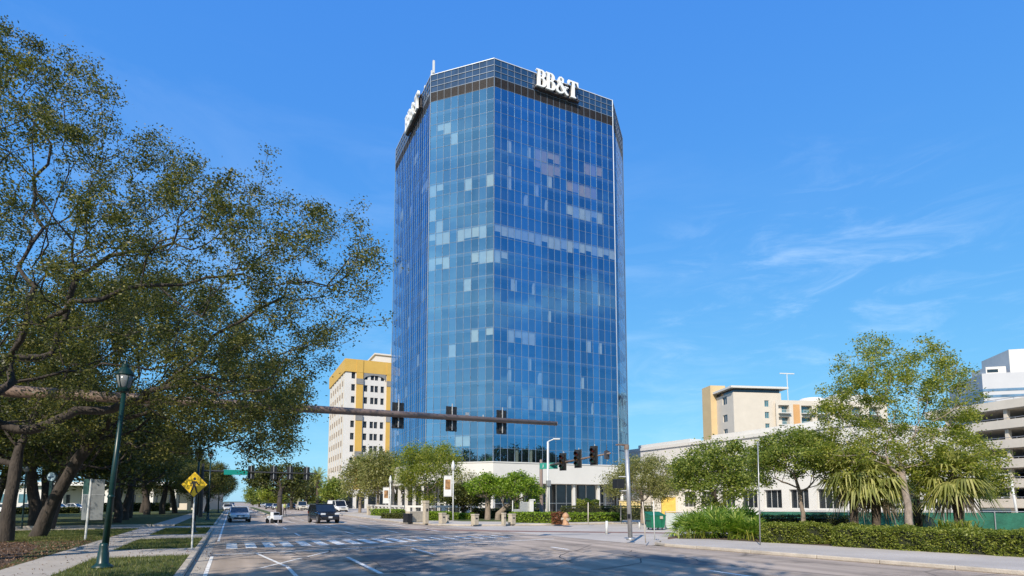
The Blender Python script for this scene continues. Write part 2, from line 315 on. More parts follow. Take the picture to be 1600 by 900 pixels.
# worn road paint
def worn_paint(name, col):
    m = mat(name, col, 0.75, scale=2.5, amt=0.1); t = m.node_tree; b = t.nodes['Principled BSDF']
    n = t.nodes.new('ShaderNodeTexNoise'); n.inputs['Scale'].default_value = 5; n.inputs['Detail'].default_value = 8; n.inputs['Roughness'].default_value = 0.75
    co = t.nodes.new('ShaderNodeTexCoord'); t.links.new(co.outputs['Object'], n.inputs[0])
    r = t.nodes.new('ShaderNodeMapRange'); r.inputs[1].default_value = 0.30; r.inputs[2].default_value = 0.50; r.inputs[3].default_value = 0.2; r.inputs[4].default_value = 1
    t.links.new(n.outputs[0], r.inputs[0]); t.links.new(r.outputs[0], b.inputs['Alpha']); return m
M_paint = worn_paint('worn_white_road_paint', (0.8, 0.78, 0.74))

# ------------------------------------------------------------------ ground, road, pavements
b = MB(); S = 3000; b.face([(-S, -S, -0.02), (S, -S, -0.02), (S, S, -0.02), (-S, S, -0.02)]); struct(b, 'ground', M_ground)
XL = -1.05; XR = 14.0
def RK(y): return 17.5 + (20.5 - y) * 0.16
b = MB()
b.face([(XL, -80, 0), (RK(-80), -80, 0), (RK(21.5), 21.5, 0), (15.6, 45.2, 0), (XR, 52, 0), (XR, 900, 0), (XL, 900, 0)])
struct(b, 'road', M_asph)
b = MB(); b.face([(RK(21.5), 21.5, 0.002), (60, 17, 0.002), (75, 30, 0.002), (75, 43, 0.002), (24, 43, 0.002), (15.6, 45.2, 0.002)])
struct(b, 'side_street_road', M_apron)
b = MB()
b.face([(9.5, 41.2, .005), (16.5, 34.8, .005), (24.5, 28.6, .005), (25.4, 29.6, .005), (17.3, 36.3, .005), (10.4, 42.6, .005)])
struct(b, 'brick_crossing_path', M_brick)

# left side: kerb, gutter, verge, footpath, park lawn
def strip(name, x0, x1, y0, y1, z, m, h=None):
    b = MB()
    if h: b.box2((x0, y0, z - h), (x1, y1, z))
    else: b.face([(x0, y0, z), (x1, y0, z), (x1, y1, z), (x0, y1, z)])
    return struct(b, name, m)
def kerb_line(pts, name, wd=0.2, h=0.14, seg=2.8):
    b = MB()
    for (x0, y0), (x1, y1) in zip(pts[:-1], pts[1:]):
        Ln = math.hypot(x1-x0, y1-y0); k = max(1, round(Ln / seg)); rz = math.atan2(y1-y0, x1-x0)
        for i in range(k):
            t = (i + .5) / k
            b.box((x0 + (x1-x0)*t, y0 + (y1-y0)*t, h/2 + random.uniform(-.006, .006)), (Ln/k - 0.012, wd, h), rz)
    o = struct(b, name, M_kerb); bv = o.modifiers.new('b', 'BEVEL'); bv.width = 0.03; bv.segments = 2; return o
kerb_line([(XL - .1, -80), (XL - .1, 47)], 'kerb')
kerb_line([(XL - .1, 54), (XL - .1, 500)], 'kerb')
strip('gutter_road_edge', XL, XL + 0.42, -80, 500, 0.004, M_kerb)
SWL, SWR = -5.6, -4.0
Z = 0.13
b = MB(); b.box2((SWR, -80, -.1), (XL - .2, 23.4, Z)); b.box2((SWR, 26.9, -.1), (XL - .2, 34, Z)); b.box2((SWR, 38, -.1), (XL - .2, 47, Z)); b.box2((SWR, 54, -.1), (XL - .2, 500, Z)); struct(b, 'verge_lawn', M_grass)
b = MB()
y = -80
while y < 420:
    st = 1.6 if y < 120 else 8
    if not (46 < y < 54): b.box2((SWL, y + .008, -.1), (SWR - .004, y + st - .008, Z + .004 + random.uniform(-.004, .004)))
    y += st
for k in range(2):
    b.box2((SWR + k*1.38 + .004, 23.41, -.1), (SWR + (k+1)*1.38 - .008, 26.89, Z + .006 - .004*k)); b.box2((SWR + k*1.38 + .004, 34.01, -.1), (SWR + (k+1)*1.38 - .008, 37.99, Z + .006 - .004*k))
struct(b, 'footpath', M_conc)
b = MB(); b.box2((-90, -80, -.1), (SWL - .01, 47, Z - .01)); b.box2((-90, 54, -.1), (SWL - .01, 500, Z - .01)); struct(b, 'park_lawn', M_grass)
b = MB(); b.face([(-90, 47.2, .02), (XL, 47.2, .02), (XL, 53.8, .02), (-90, 53.8, .02)]); struct(b, 'park_driveway_road', M_conc)
kerb_line([(-60, 47.1), (SWL, 47.1)], 'driveway_kerb', h=0.2); kerb_line([(-60, 53.9), (SWL, 53.9)], 'driveway_kerb', h=0.2)
b = MB(); b.face([(-30, 10, Z - .004), (-6.2, 12, Z - .004), (-5.9, 22, Z - .004), (-7.2, 31, Z - .004), (-9.4, 36, Z - .004), (-30, 38, Z - .004)]); struct(b, 'leaf_litter_ground', M_soil)

# right side: footpath, kerb, planting bed
kpts = [(RK(y), y) for y in (-40, -10, 8, 14, 19, 20.6)] + [(17.75, 21.6), (18.5, 22.4), (20.2, 23.0)]
kerb_line(kpts, 'kerb', seg=2.2)
b = MB()
b.prism([(RK(-40) + .1, -40), (RK(8) + .1, 8), (RK(20.4) + .1, 20.4), (17.9, 21.5), (18.6, 22.3), (20.3, 22.9), (21.4, 22.0), (22.0, 19.2), (23.0, 15.6), (25.4, 9.3), (34, -40)], -.1, 0.128)
struct(b, 'footpath', M_apron)
b = MB(); b.prism([(25.45, 9.3), (23.05, 15.6), (22.05, 19.2), (21.45, 22.0), (20.6, 24.2), (24, 26.5), (29, 24), (34, 20), (60, 5), (60, -40), (34.05, -40)], -.1, 0.12); struct(b, 'planting_bed_ground', M_soil)
# tower block: kerb and plaza
tk = [(XR + .1, 500), (XR + .1, 53), (15.3, 46.0), (17.5, 44.0), (23.6, 42.6), (60, 42.6)]
kerb_line(tk, 'kerb', seg=3.2)
b = MB(); b.prism([(XR + .2, 500), (XR + .2, 53), (15.4, 46.1), (17.6, 44.15), (23.7, 42.75), (110, 42.75), (110, 500)], -.1, 0.125); struct(b, 'plaza_path', M_apron)
b = MB(); b.prism([(19.5, 51.5), (24, 48), (45, 48), (58, 52), (58, 58), (40, 64), (27, 64), (19.5, 72)], -.1, 0.15); struct(b, 'plaza_lawn', M_grass)

# road paint
def quadline(b, p, q, wd, z=0.006):
    p = Vector((*p, z)); q = Vector((*q, z)); d = (q - p).normalized(); s = Vector((-d.y, d.x, 0)) * wd / 2
    b.face([p - s, q - s, q + s, p + s])
def marks(name, segs, wd):
    b = MB()
    for i, (p, q) in enumerate(segs): quadline(b, p, q, wd, 0.008 + 0.0006 * i)
    return struct(b, name, M_paint)
marks('crossing_road_markings', [((0.1 + .76 * i, 27.5 + .05*i), (0.1 + .76 * i, 31.0 + .05*i)) for i in range(11)], 0.44)
marks('faded_crossing_road_markings', [((8.46 + .76 * i, 28.8 + .05*i), (8.46 + .76 * i, 31.3 + .05*i)) for i in range(8)], 0.24)
marks('stop_line_road_markings', [((-.5, 24.6), (9.2, 26.3)), ((9.3, 26.35), (15.5, 27.2)), ((-.4, 31.9), (15, 32.9))], 0.2)
sg = []
for x in (3.65, 6.7, 9.4, 12.1):
    for y0 in range(-36, 22, 9): sg.append(((x, y0 - .3), (x, y0 + 3.5)))
    for y0 in range(36, 320, 9): sg.append(((x, y0), (x, y0 + 3)))
sg += [((3.65, 15.6), (3.65, 20.7)), ((6.68, 20.3), (6.68, 23.4)), ((12.1, 20.1), (12.1, 21.5))]
marks('lane_road_markings', [s for s in sg if not (s[0][1] > 9 and s[0][1] < 22) or s in sg[-3:]], 0.13)
marks('edge_road_markings', [((-.62, -40), (-.55, 24)), ((-.5, 32.6), (-.4, 300)), ((0.86, 19.2), (3.5, 24.2)), ((1.62, 19.3), (1.68, 13)), ((1.6, 19.4), (0.95, 24.6)), ((5.4, 58), (4.0, 76)), ((5.0, 60), (8.5, 47))], 0.11)
b = MB()
b.prism([(4.6, 79), (5.5, 77.6), (6.4, 79), (6.4, 200), (4.6, 200)], 0, .14); struct(b, 'median_kerb', M_kerb)
b = MB(); b.prism([(4.85, 79.2), (6.15, 79.2), (6.15, 199), (4.85, 199)], .1, .16); struct(b, 'median_lawn', M_grass)
# utility covers and patches in the asphalt
M_patch = mat('patched_asphalt', (0.17, 0.155, 0.148), 0.9, scale=1.5, amt=0.25, bump=0.3, bscale=60)
b = MB(); b.face([(4.2, 16.5, .003), (5.7, 16.3, .003), (6.0, 23, .003), (4.5, 23.2, .003)]); b.face([(9.2, 33.2, .003), (13.6, 33.6, .003), (13.5, 34.6, .003), (9.1, 34.3, .003)]); b.face([(13.2, 14, .003), (14.3, 14, .003), (14.4, 20, .003), (13.3, 20, .003)])
struct(b, 'asphalt_patch_road', M_patch)
rt = random.Random(12); M_tar = mat('tar_crack_sealant', (.035, .033, .032), .7, scale=3, amt=.4)
def wiggle(b, p, ang, n, st, wd, z, curl=.0):
    x, y = p
    for i in range(n):
        ang += rt.gauss(curl, .22); x2, y2 = x + math.cos(ang) * st, y + math.sin(ang) * st; sx_, sy_ = -math.sin(ang) * wd / 2, math.cos(ang) * wd / 2
        b.face([(x - sx_, y - sy_, z), (x2 - sx_, y2 - sy_, z), (x2 + sx_, y2 + sy_, z), (x + sx_, y + sy_, z)]); x, y = x2, y2; z += .00001
b = MB()
for k in range(26):
    wiggle(b, (rt.uniform(0, 15), rt.uniform(13, 44)), rt.choice([1.57, 1.57, .05, 0, 2.2]) + rt.gauss(0, .12), rt.randint(8, 26), .35, rt.uniform(.025, .06), .0042 + k * .00012)
struct(b, 'crack_sealant_road_marking', M_tar)
b = MB()
for x, y in ((7.6, 19), (2.3, 22.2), (10.5, 25.2)):
    b.lathe([(0.32, 0.0), (0.32, 0.012), (0.0, 0.013)], (x, y, 0), 20)
struct(b, 'manhole_road_surface', M_patch)

# ================================================================== GLASS TOWER
OCT = [(30.2, 68.7), (49.9, 68.7), (56.8, 75.6), (56.8, 95.3), (49.9, 102.2), (30.2, 102.2), (23.3, 95.3), (23.3, 75.6)]
OCC = (40.05, 85.45)
def octo(d):
    """octagon moved outward by d"""
    r = []
    for i in range(8):
        p0, p1, p2 = Vector(OCT[i-1]), Vector(OCT[i]), Vector(OCT[(i+1) % 8])
        a = (p1 - p0).normalized(); c = (p2 - p1).normalized(); na = Vector((a.y, -a.x)); nc = Vector((c.y, -c.x))
        bis = (na + nc).normalized(); r.append(tuple(p1 + bis * d / bis.dot(na)))
    return r
M_tglass = glass_mat('blue_mirror_glass', (0.92, 0.97, 1.0), (0.28, 0.625, 0.92), 0.47, 0.0, 0.07)
M_mull = mat('aluminium_mullion', (0.19, 0.23, 0.28), 0.45, 0.2, scale=2, amt=0.06)
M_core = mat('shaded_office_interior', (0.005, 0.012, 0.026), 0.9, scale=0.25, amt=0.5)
M_blind_lit = mat('pale_blind_and_lit_column', (0.40, 0.41, 0.32), 0.8, scale=1.2, amt=0.12)
M_pinkreflection = mat('pinkish_pane_reflection', (0.36, 0.25, 0.12), 0.8, scale=1.2, amt=0.15)  # pinkish-brown reflection in the panes, put into a panel colour
M_louver = mat('dark_louvre_metal', (0.05, 0.04, 0.038), 0.6, scale=3, amt=0.3)
M_parglass = mat('blue_parapet_panel', (0.012, 0.04, 0.10), 0.05, 0.0, scale=0.6, amt=0.5, spec=1.0)
M_roof = mat('roof_membrane', (0.35, 0.34, 0.32), 0.9)
Z0, ROWS, RH, ZP0, ZTOP = 7.05, 29, 1.782, 60.15, 62.8
ZG = Z0 + ROWS * RH
NCOL = [19, 9, 19, 9, 19, 9, 19, 9]
tower = thing('office_tower', 'tall blue mirror glass office tower with chamfered corners above a white base', 'office tower', (*OCC, 0))
TO = Vector((*OCC, 0))
def fdir(i):
    p = Vector(OCT[i]); q = Vector(OCT[(i+1) % 8]); u = (q - p); Ln = u.length; u /= Ln
    return p, u, Ln, Vector((u.y, -u.x))
rnd = random.Random(3)
def cell(i, px, py):
    """row and column of the pane on face i that lies behind a photo pixel"""
    p, u, Ln, n = fdir(i)
    dirv = Vector((*(cY * (px - 800) / FPX + sY * math.cos(PIT), -sY * (px - 800) / FPX + cY * math.cos(PIT)),)) # horizontal direction
    # columns: solve along the face
    best = None
    for k in range(NCOL[i]):
        for r in range(ROWS):
            c = p + u * Ln * (k + .5) / NCOL[i]; z = Z0 + (r + .5) * RH
            d = sY * c.x + cY * c.y; cx = cY * c.x - sY * c.y; h = z - EYE
            d2 = d * math.cos(PIT) + h * math.sin(PIT); h2 = h * math.cos(PIT) - d * math.sin(PIT)
            e = (800 + FPX * cx / d2 - px) ** 2 + (CYP - FPX * h2 / d2 - py) ** 2
            if best is None or e < best[0]: best = (e, r, k)
    return best[1], best[2]
blinds = {}  # also holds the panels for sunlit columns and reflections
def put(i, px, py, ncol=1, w=1.0, top=1.0, pink=False):
    r, k = cell(i, px, py)
    for j in range(ncol):
        if k + j < NCOL[i]: blinds[(i, r, k + j)] = (w if ncol == 1 else 1.0, top if ncol == 1 else rnd.choice([1, 1, .55, .8]), pink)
# front face: sunlit columns and reflections as panels among the blinds
for a in ((796, 258, 1, .6), (797, 226, 1, .6), (832, 235, 1, .5), (857, 279, 1, .8), (797, 296, 1, .6), (824, 303, 1, .6), (835, 304, 1, .7), (853, 310, 1, .4),
          (836, 597, 1, .6), (909, 604, 1, .6), (796, 594, 1, .6), (833, 637, 1, .7), (852, 637, 1, .9), (863, 638, 1, .8), (874, 640, 1, .9), (795, 634, 1, .6),
          (797, 437, 1, .5), (808, 440, 1, .4), (831, 447, 1, .4), (858, 490, 1, .5), (942, 468, 1, .4), (944, 538, 1, .6), (924, 535, 1, .8),
          (807, 708, 1, .6), (834, 710, 1, .6), (795, 575, 1, .5), (835, 575, 1, .5), (880, 708, 1, .4), (908, 715, 1, .5), (945, 720, 1, .4), (908, 655, 1, .3), (920, 645, 1, .3)): put(0, *a)
for a in ((840, 238, 4), (918, 260, 3), (838, 268, 4), (888, 288, 5)): put(0, *a, pink=True)
for a in ((888, 320, 3), (910, 326, 4), (780, 366, 2), (800, 370, 4), (835, 376, 5), (880, 386, 5), (930, 398, 4), (776, 402, 2), (800, 515, 3), (827, 522, 1)): put(0, *a)
# chamfer blinds
for a in ((688, 198, 2), (715, 222, 1), (733, 296, 1), (765, 290, 1), (678, 303, 2), (676, 340, 1), (690, 345, 1), (680, 376, 3), (718, 368, 1), (735, 361, 3), (676, 411, 1), (688, 408, 2), (740, 402, 3), (729, 442, 1), (706, 555, 1), (760, 515, 2), (722, 700, 2), (738, 515, 1)): put(7, *a)
for (px, py) in ((640, 330), (640, 420), (634, 500), (655, 300), (648, 560), (622, 420), (630, 610), (655, 460), (645, 250), (625, 340)): put(6, px, py, rnd.choice([1, 2, 2, 3]))
mull = MB(); bandset = []
for r in range(ROWS):
    gb = MB(); z0 = Z0 + r * RH; z1 = z0 + RH
    bl = []
    for i in range(8):
        p, u, Ln, n = fdir(i); nc = NCOL[i]; cw = Ln / nc
        for k in range(nc):
            a = p + u * cw * k - Vector(OCC); c = p + u * cw * (k + 1) - Vector(OCC)
            t = [rnd.gauss(0, .004) for _ in range(4)]; t[3] = t[0] + t[2] - t[1]
            gb.face([(a.x + n.x*t[0], a.y + n.y*t[0], z0), (c.x + n.x*t[1], c.y + n.y*t[1], z0), (c.x + n.x*t[2], c.y + n.y*t[2], z1), (a.x + n.x*t[3], a.y + n.y*t[3], z1)])
            if (i, r, k) in blinds: bl.append((a, c, n, u, cw, blinds[(i, r, k)]))
    go = gb.build('window_band', M_tglass, tower)
    for a, c, n, u, cw, (wf, tf, pink) in bl:
        q = MB(); wd = cw * wf * .96; off = rnd.choice([0, 0, 1]) * (cw - wd); s = a + u * off - n * .14; e = s + u * wd
        zb = z1 - RH * tf
        if wf < .75 and rnd.random() < .6: q.face([(s.x, s.y, zb), (e.x, e.y, zb), (e.x, e.y, z1 - .1), (s.x + u.x*wd*.35, s.y + u.y*wd*.35, z1 - .15), (s.x, s.y, z1 - .75)])  # slanted pale panel: sunlit column and its shadow edge put into the shape
        else: q.face([(s.x, s.y, zb), (e.x, e.y, zb), (e.x, e.y, z1 - .05), (s.x, s.y, z1 - .05)])
        bo = q.build('blind_and_lit_panel', M_pinkreflection if pink else M_blind_lit, go); so_ = bo.modifiers.new('solid', 'SOLIDIFY'); so_.thickness = .01
for i in range(8):
    p, u, Ln, n = fdir(i); nc = NCOL[i]; cw = Ln / nc; rz = math.atan2(u.y, u.x)
    for k in range(nc):
        c = p + u * cw * k + n * .012 - Vector(OCC); mull.box((c.x, c.y, (Z0 + ZTOP) / 2), (.036 if k else .10, .05 if k else .12, ZTOP - Z0), rz)
    for r in range(ROWS + 1):
        c = p + u * Ln / 2 + n * .002 - Vector(OCC); mull.box((c.x, c.y, Z0 + r * RH), (Ln - .06, .03, .03), rz)
    for z in (ZP0, ZP0 + (ZTOP - ZP0) / 3, ZP0 + (ZTOP - ZP0) * 2 / 3):
        c = p + u * Ln / 2 + n * .004 - Vector(OCC); mull.box((c.x, c.y, z), (Ln - .06, .06, .07), rz)
mull.build('mullion_grid', M_mull, tower)
rel = lambda pts: [(x - OCC[0], y - OCC[1]) for x, y in pts]
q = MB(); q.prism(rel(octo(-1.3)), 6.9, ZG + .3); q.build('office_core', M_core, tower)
for r in range(0, ROWS + 1, 2):
    q = MB(); q.prism(rel(octo(-.22)), Z0 + r * RH - .32, Z0 + r * RH + .18); q.build('floor_slab', mat('slab_edge', (.05, .065, .085), .9, scale=.5), tower)
q = MB(); q.prism(rel(octo(-.03)), ZG + .002, ZP0 - .002)
for i in range(8):
    p, u, Ln, n = fdir(i); rz = math.atan2(u.y, u.x)
    for j in range(9):
        c = p + u * Ln / 2 - Vector(OCC); q.box((c.x, c.y, ZG + .1 + j * .145), (Ln - .1, .05, .05), rz)
q.build('louvre_band', M_louver, tower)
q = MB(); q.prism(rel(octo(-.03)), ZP0, ZTOP - .5)
for i in range(8):
    p, u, Ln, n = fdir(i); a = p - n*.03 - Vector(OCC); c = a + u * Ln
    q.face([(a.x, a.y, ZTOP - .5), (c.x, c.y, ZTOP - .5), (c.x, c.y, ZTOP), (a.x, a.y, ZTOP)]); a2 = a - n * .4; c2 = c - n * .4
    q.face([(c2.x, c2.y, ZTOP - .49), (a2.x, a2.y, ZTOP - .49), (a2.x, a2.y, ZTOP), (c2.x, c2.y, ZTOP)])
q.build('parapet', M_parglass, tower)
q = MB()
for i in range(8):
    p, u, Ln, n = fdir(i); rz = math.atan2(u.y, u.x); c = p + u * Ln / 2 - n * .2 - Vector(OCC); q.box((c.x, c.y, ZTOP + .05 + .002 * i), (Ln + .08, .5, .1), rz)
q.build('coping', mat('coping_metal', (.62, .64, .66), .4, .2), tower)
# white base: fascia, recessed storefront, columns, terrace wall
q = MB(); o1, o0 = rel(octo(1.0)), rel(octo(.05))
q.prism(o1, 4.3, 6.9); q.prism(rel(octo(1.08)), 6.9, 7.04)
q.build('fascia', M_white, tower)
q = MB(); q.prism(rel(octo(-2.4)), .12, 4.32); q.build('storefront', mat('storefront_shade_glass', (.03, .035, .04), .1, scale=.4, amt=.5, spec=.7), tower)
q = MB()
for i in range(8):
    p, u, Ln, n = fdir(i); rz = math.atan2(u.y, u.x); k = max(2, round(Ln / 1.65))
    for j in range(k):
        c = p + u * Ln * (j + .5) / k - n * 2.36 - Vector(OCC); q.box((c.x, c.y, 2.2), (.12, .1, 4.2), rz)
    c = p + u * Ln / 2 - n * 2.36 - Vector(OCC); q.box((c.x, c.y, 1.7), (Ln - 2, .07, .1), rz)
q.build('storefront_frame', M_whitemetal, tower)
oc = octo(.35)
for i in range(8):
    p = Vector(oc[i]); q2 = Vector(oc[(i+1) % 8]); k = 5 if i % 2 == 0 else 3
    for j in range(k):
        c = p + (q2 - p) * j / k - Vector(OCC); m = MB(); m.box((c.x, c.y, 2.2), (.38, .38, 4.2), math.radians(45 * i + (22 if j == 0 else 0))); m.build('column', M_white, tower)
q = MB(); q.prism(rel(octo(-1.0)), ZTOP - .56, ZTOP - .45); q.build('roof', M_roof, tower)
tower_pts = octo(3.2)
tw = thing('terrace_wall', 'low white terrace wall with openings under the left corner of the glass tower', 'wall', (*tower_pts[7], 0))
q = MB(); a = Vector(tower_pts[7]); 
for i, (s, e) in enumerate(((7, 0), (6, 7))):
    p, r_ = Vector(tower_pts[s]) - a, Vector(tower_pts[e]) - a; rz = math.atan2((r_-p).y, (r_-p).x); c = (p + r_) / 2; Ln = (r_-p).length
    q.box((c.x, c.y, 1.32 + .003*i), (Ln, .3, .25), rz)
    for k in range(int(Ln / 2.6) + 1):
        c = p + (r_ - p) * (k + .3) / (int(Ln / 2.6) + 1); q.box((c.x, c.y, .6), (.5, .28, 1.18), rz)
q.build('wall_body', M_white, tw)
# lower white wing to the right of the tower
wing = thing('podium_wing', 'low white flat roofed wing joining the glass tower on its right', 'building', (62, 84, 0))
q = MB(); q.box((2, 4, 5.7), (14, 22, 2.9)); q.box((2.2, 4.2, 2.1), (12, 20, 4.1), mi=1); q.build('wall', [M_white, M_cream], wing)

# rooftop antennas
def antenna(px, d_, h, label, y_=None):
    p = Vector((23.9, y_)) if y_ else W(px, d_).xy
    t = thing('roof_antenna', label, 'antenna', (p.x, p.y, ZTOP + .1), 0, 'white antennas on the tower roof')
    q = MB(); q.tube((0, 0, 0), (0, 0, h), .05); q.build('mast', M_steel, t)
    q = MB(); q.box((-.1, 0, h * .62), (.3, .28, h * .75)); q.build('antenna_panel', M_whitemetal, t, bevel=.03)
antenna(0, 0, 2.6, 'tallest white panel antenna on the tower roof edge', 75.9); antenna(0, 0, 1.6, 'short white panel antenna just behind the tallest one', 76.7)
antenna(0, 0, 1.5, 'low white antenna on the roof edge nearer the left sign', 80.0); antenna(0, 0, .9, 'smallest white antenna on the roof edge above the left sign', 81.2)

# ------------------------------------------------------------------ raised letters
def arc(cx, cy, rx, ry, a0, a1, n=10): return [(cx + rx * math.cos(R(a0 + (a1-a0)*i/n)), cy + ry * math.sin(R(a0 + (a1-a0)*i/n))) for i in range(n + 1)]
GB = [[(0, 0), (0, .06), (.09, .09), (.09, .91), (0, .94), (0, 1)] + arc(.40, .765, .27, .235, 90, -62) + arc(.42, .275, .32, .275, 62, -90),
      [(.29, .92), (.29, .57)] + arc(.36, .745, .11, .175, -90, 90), [(.29, .48), (.29, .08)] + arc(.37, .28, .14, .20, -90, 90)]
GT = [[(.20, 0), (.20, .06), (.30, .09), (.30, .92), (.16, .90), (.07, .70), (0, .70), (.02, 1), (.80, 1), (.82, .70), (.75, .70), (.66, .90), (.52, .92), (.52, .09), (.62, .06), (.62, 0)]]
def ribbon(pts, wds):
    l, r = [], []
    for i, p in enumerate(pts):
        a = Vector(pts[max(i-1, 0)]); c = Vector(pts[min(i+1, len(pts)-1)]); d = (c - a).normalized(); s = Vector((-d.y, d.x)) * wds[i] / 2; P = Vector(p)
        l.append(tuple(P + s)); r.append(tuple(P - s))
    return l + r[::-1]
GA1 = [ribbon([(.98, .04), (.86, .06), (.62, .30), (.34, .64), (.25, .80), (.30, .93), (.44, .965), (.57, .88), (.56, .74), (.44, .62)], [.07, .14, .21, .21, .16, .10, .09, .14, .13, .08])]
GA2 = [ribbon([(.44, .62), (.22, .47), (.09, .28), (.13, .11), (.30, .035), (.52, .08), (.72, .26), (.82, .46)], [.09, .14, .20, .18, .11, .09, .09, .08])]
GA3 = [[(.68, .44), (.98, .44), (.98, .50), (.68, .50)]]
def glyph(paths, depth, name, m, parent, size, sx, off, zoff=0.0):
    cu = bpy.data.curves.new(name, 'CURVE'); cu.dimensions = '2D'; cu.fill_mode = 'BOTH'; cu.extrude = depth / 2
    for P in paths:
        s = cu.splines.new('POLY'); s.points.add(len(P) - 1); s.use_cyclic_u = True
        for pt, (x, y) in zip(s.points, P): pt.co = (x * size * sx, y * size, 0, 1)
    tmp = bpy.data.objects.new('tmp', cu); C.objects.link(tmp)
    me = bpy.data.meshes.new_from_object(tmp.evaluated_get(bpy.context.evaluated_depsgraph_get())); bpy.data.objects.remove(tmp)
    # letter plane x,z ; outward -y
    M = Matrix(((1, 0, 0, off), (0, 0, -1, -zoff), (0, 1, 0, 0), (0, 0, 0, 1))); me.transform(M); me.materials.clear(); me.materials.append(m); me.name = name
    return me
def letter_obj(meshes, name, m, parent):
    bm = bmesh.new()
    for me in meshes: bm.from_mesh(me)
    me = bpy.data.meshes.new(name); bm.to_mesh(me); bm.free(); me.materials.append(m)
    o = bpy.data.objects.new(name, me); C.objects.link(o); o.parent = parent; return o
M_letter = mat('white_letter_enamel', (.8, .79, .76), .45, scale=2, amt=.04)
def big_sign(loc, rz, label, size, total):
    t = thing('rooftop_sign', label, 'sign', loc, rz, 'white letter signs on the tower parapet')
    sx = total / (2 * .74 + .98 + .84) / size
    x = 0; D = .35
    for nm, wd in (('B', .70), ('B', .74), ('&', .96), ('T', .82)):
        ms = []
        if nm == 'B': ms = [glyph(GB, D, 'g', M_letter, t, size, sx, x)]
        elif nm == 'T': ms = [glyph(GT, D, 'g', M_letter, t, size, sx, x)]
        else: ms = [glyph(GA1, D, 'g', M_letter, t, size, sx, x), glyph(GA2, D, 'g', M_letter, t, size, sx, x, .006), glyph(GA3, D, 'g', M_letter, t, size, sx, x, .012)]
        letter_obj(ms, 'letter', M_letter, t); x += wd * size * sx
    q = MB(); q.box((total / 2, .32, .35), (total, .14, .16)); q.box((total / 2, .32, size * .75), (total, .14, .16)); q.box((total/2, .3, -.1), (total + .2, .5, .16))
    for k in range(8): q.box((total * (k + .5) / 8, .46, size * .45), (.1, .28, size * .8))
    q.build('dark_rail', M_louver, t)  # dark bars behind and below the letters
big_sign((36.4, 68.05, 60.42), 0, 'large white serif letters on the sunlit front parapet of the glass tower', 2.55, 7.1)
big_sign((22.65, 86.6, 60.35), -R(90), 'white serif letters seen edge-on at the narrow left face of the glass tower', 2.55, 7.4)

# ================================================================== YELLOW AND WHITE BUILDING
M_yel = mat('ochre_yellow_stucco', (0.55, 0.34, 0.075), 0.8, scale=.3, amt=.08)
M_wst = mat('white_stucco', (.60, .575, .54), .8, scale=.25, amt=.06)
M_grey = mat('grey_panel', (.2, .2, .2), .8)
yb = thing('apartment_block', 'tall white apartment block with ochre yellow top and pilasters left of the tower', 'building', (25.6, 154, 0))
YH = 39.2; FW, FS = 21.0, 27.0; fl = 3.22
def yb_face(u, o, Wd, cols, nm, dp=.35):
    hs = []
    for k in range(1, 11):
        z = YH - 2.95 - 2.2 - k * fl + fl
        for a, c in cols: hs.append((a, c, z, z + 1.75))
    q = MB(); facade(q, o, u, Wd, 0, YH - 3.4, hs, dp); q.build('wall', M_wst, yb)
    return hs
colsF = [(1.5, 2.45), (4.75, 5.7), (6.5, 7.4), (7.6, 8.5), (9.2, 10.1), (13.6, 14.6)]
hF = yb_face((1, 0), (0, 0), FW, colsF, 'f')
hL = yb_face((0, -1), (0, FS), FS, [(2.2 + 3.9*i, 4.4 + 3.9*i) for i in range(6)], 'l', .08)
nwin = 0
for h in hF: window(yb, (0, 0), (1, 0), h, .35, M_darkglass, mat('dark_frame', (.12, .12, .12), .5))
for h in hL[:58]: window(yb, (0, FS), (0, -1), h, .08, mat('shaded_window', (.03, .028, .028), .7), mat('dark_frame', (.12, .12, .12), .5))  # matte dark glass copy, the shade of the rooms put into its colour
q = MB()
for i in range(6):
    for k in range(1, 11): z = YH - 5.15 - k * fl + fl + 1.75; q.box2((-.03, FS - 4.4 - 3.9*i, z), (.02, FS - 2.2 - 3.9*i, z + fl - 1.75))
q.build('spandrel_strip', mat('tan_spandrel', (.30, .22, .15), .8), yb)
q = MB(); q.box2((.01, .4, 0), (FW, FS - .01, YH - .3)); q.v = [v for v in q.v]; q.build('rear_wall', M_wst, yb)
yb.children[-1].scale = (1, 1, 1)
q = MB(); q.box2((-.3, -.3, YH - 3.4), (FW + .3, FS + .3, YH)); q.build('top_band', M_yel, yb)
for cx in (3.6, 11.6):
    q = MB(); q.box2((cx - .85, -.42, 2), (cx + .85, -.02, YH - 3.4)); q.box2((cx - .85, -.46, YH - 3.4), (cx + .85, -.3, YH - .02)); q.build('pilaster', M_yel, yb)
    q = MB()
    for z in (YH - 6.6, YH - 16.2, YH - 25.8): q.box2((cx - .93, -.52, z), (cx + .93, -.42, z + 1.5))
    q.build('grey_band', M_grey, yb)
for i in range(7):
    q = MB(); q.box2((-.14, FS - 1.0 - 3.9 * i - .6, 2), (-.02, FS - 1.0 - 3.9 * i + .3, YH - 3.4)); q.build('pilaster', M_cream, yb)
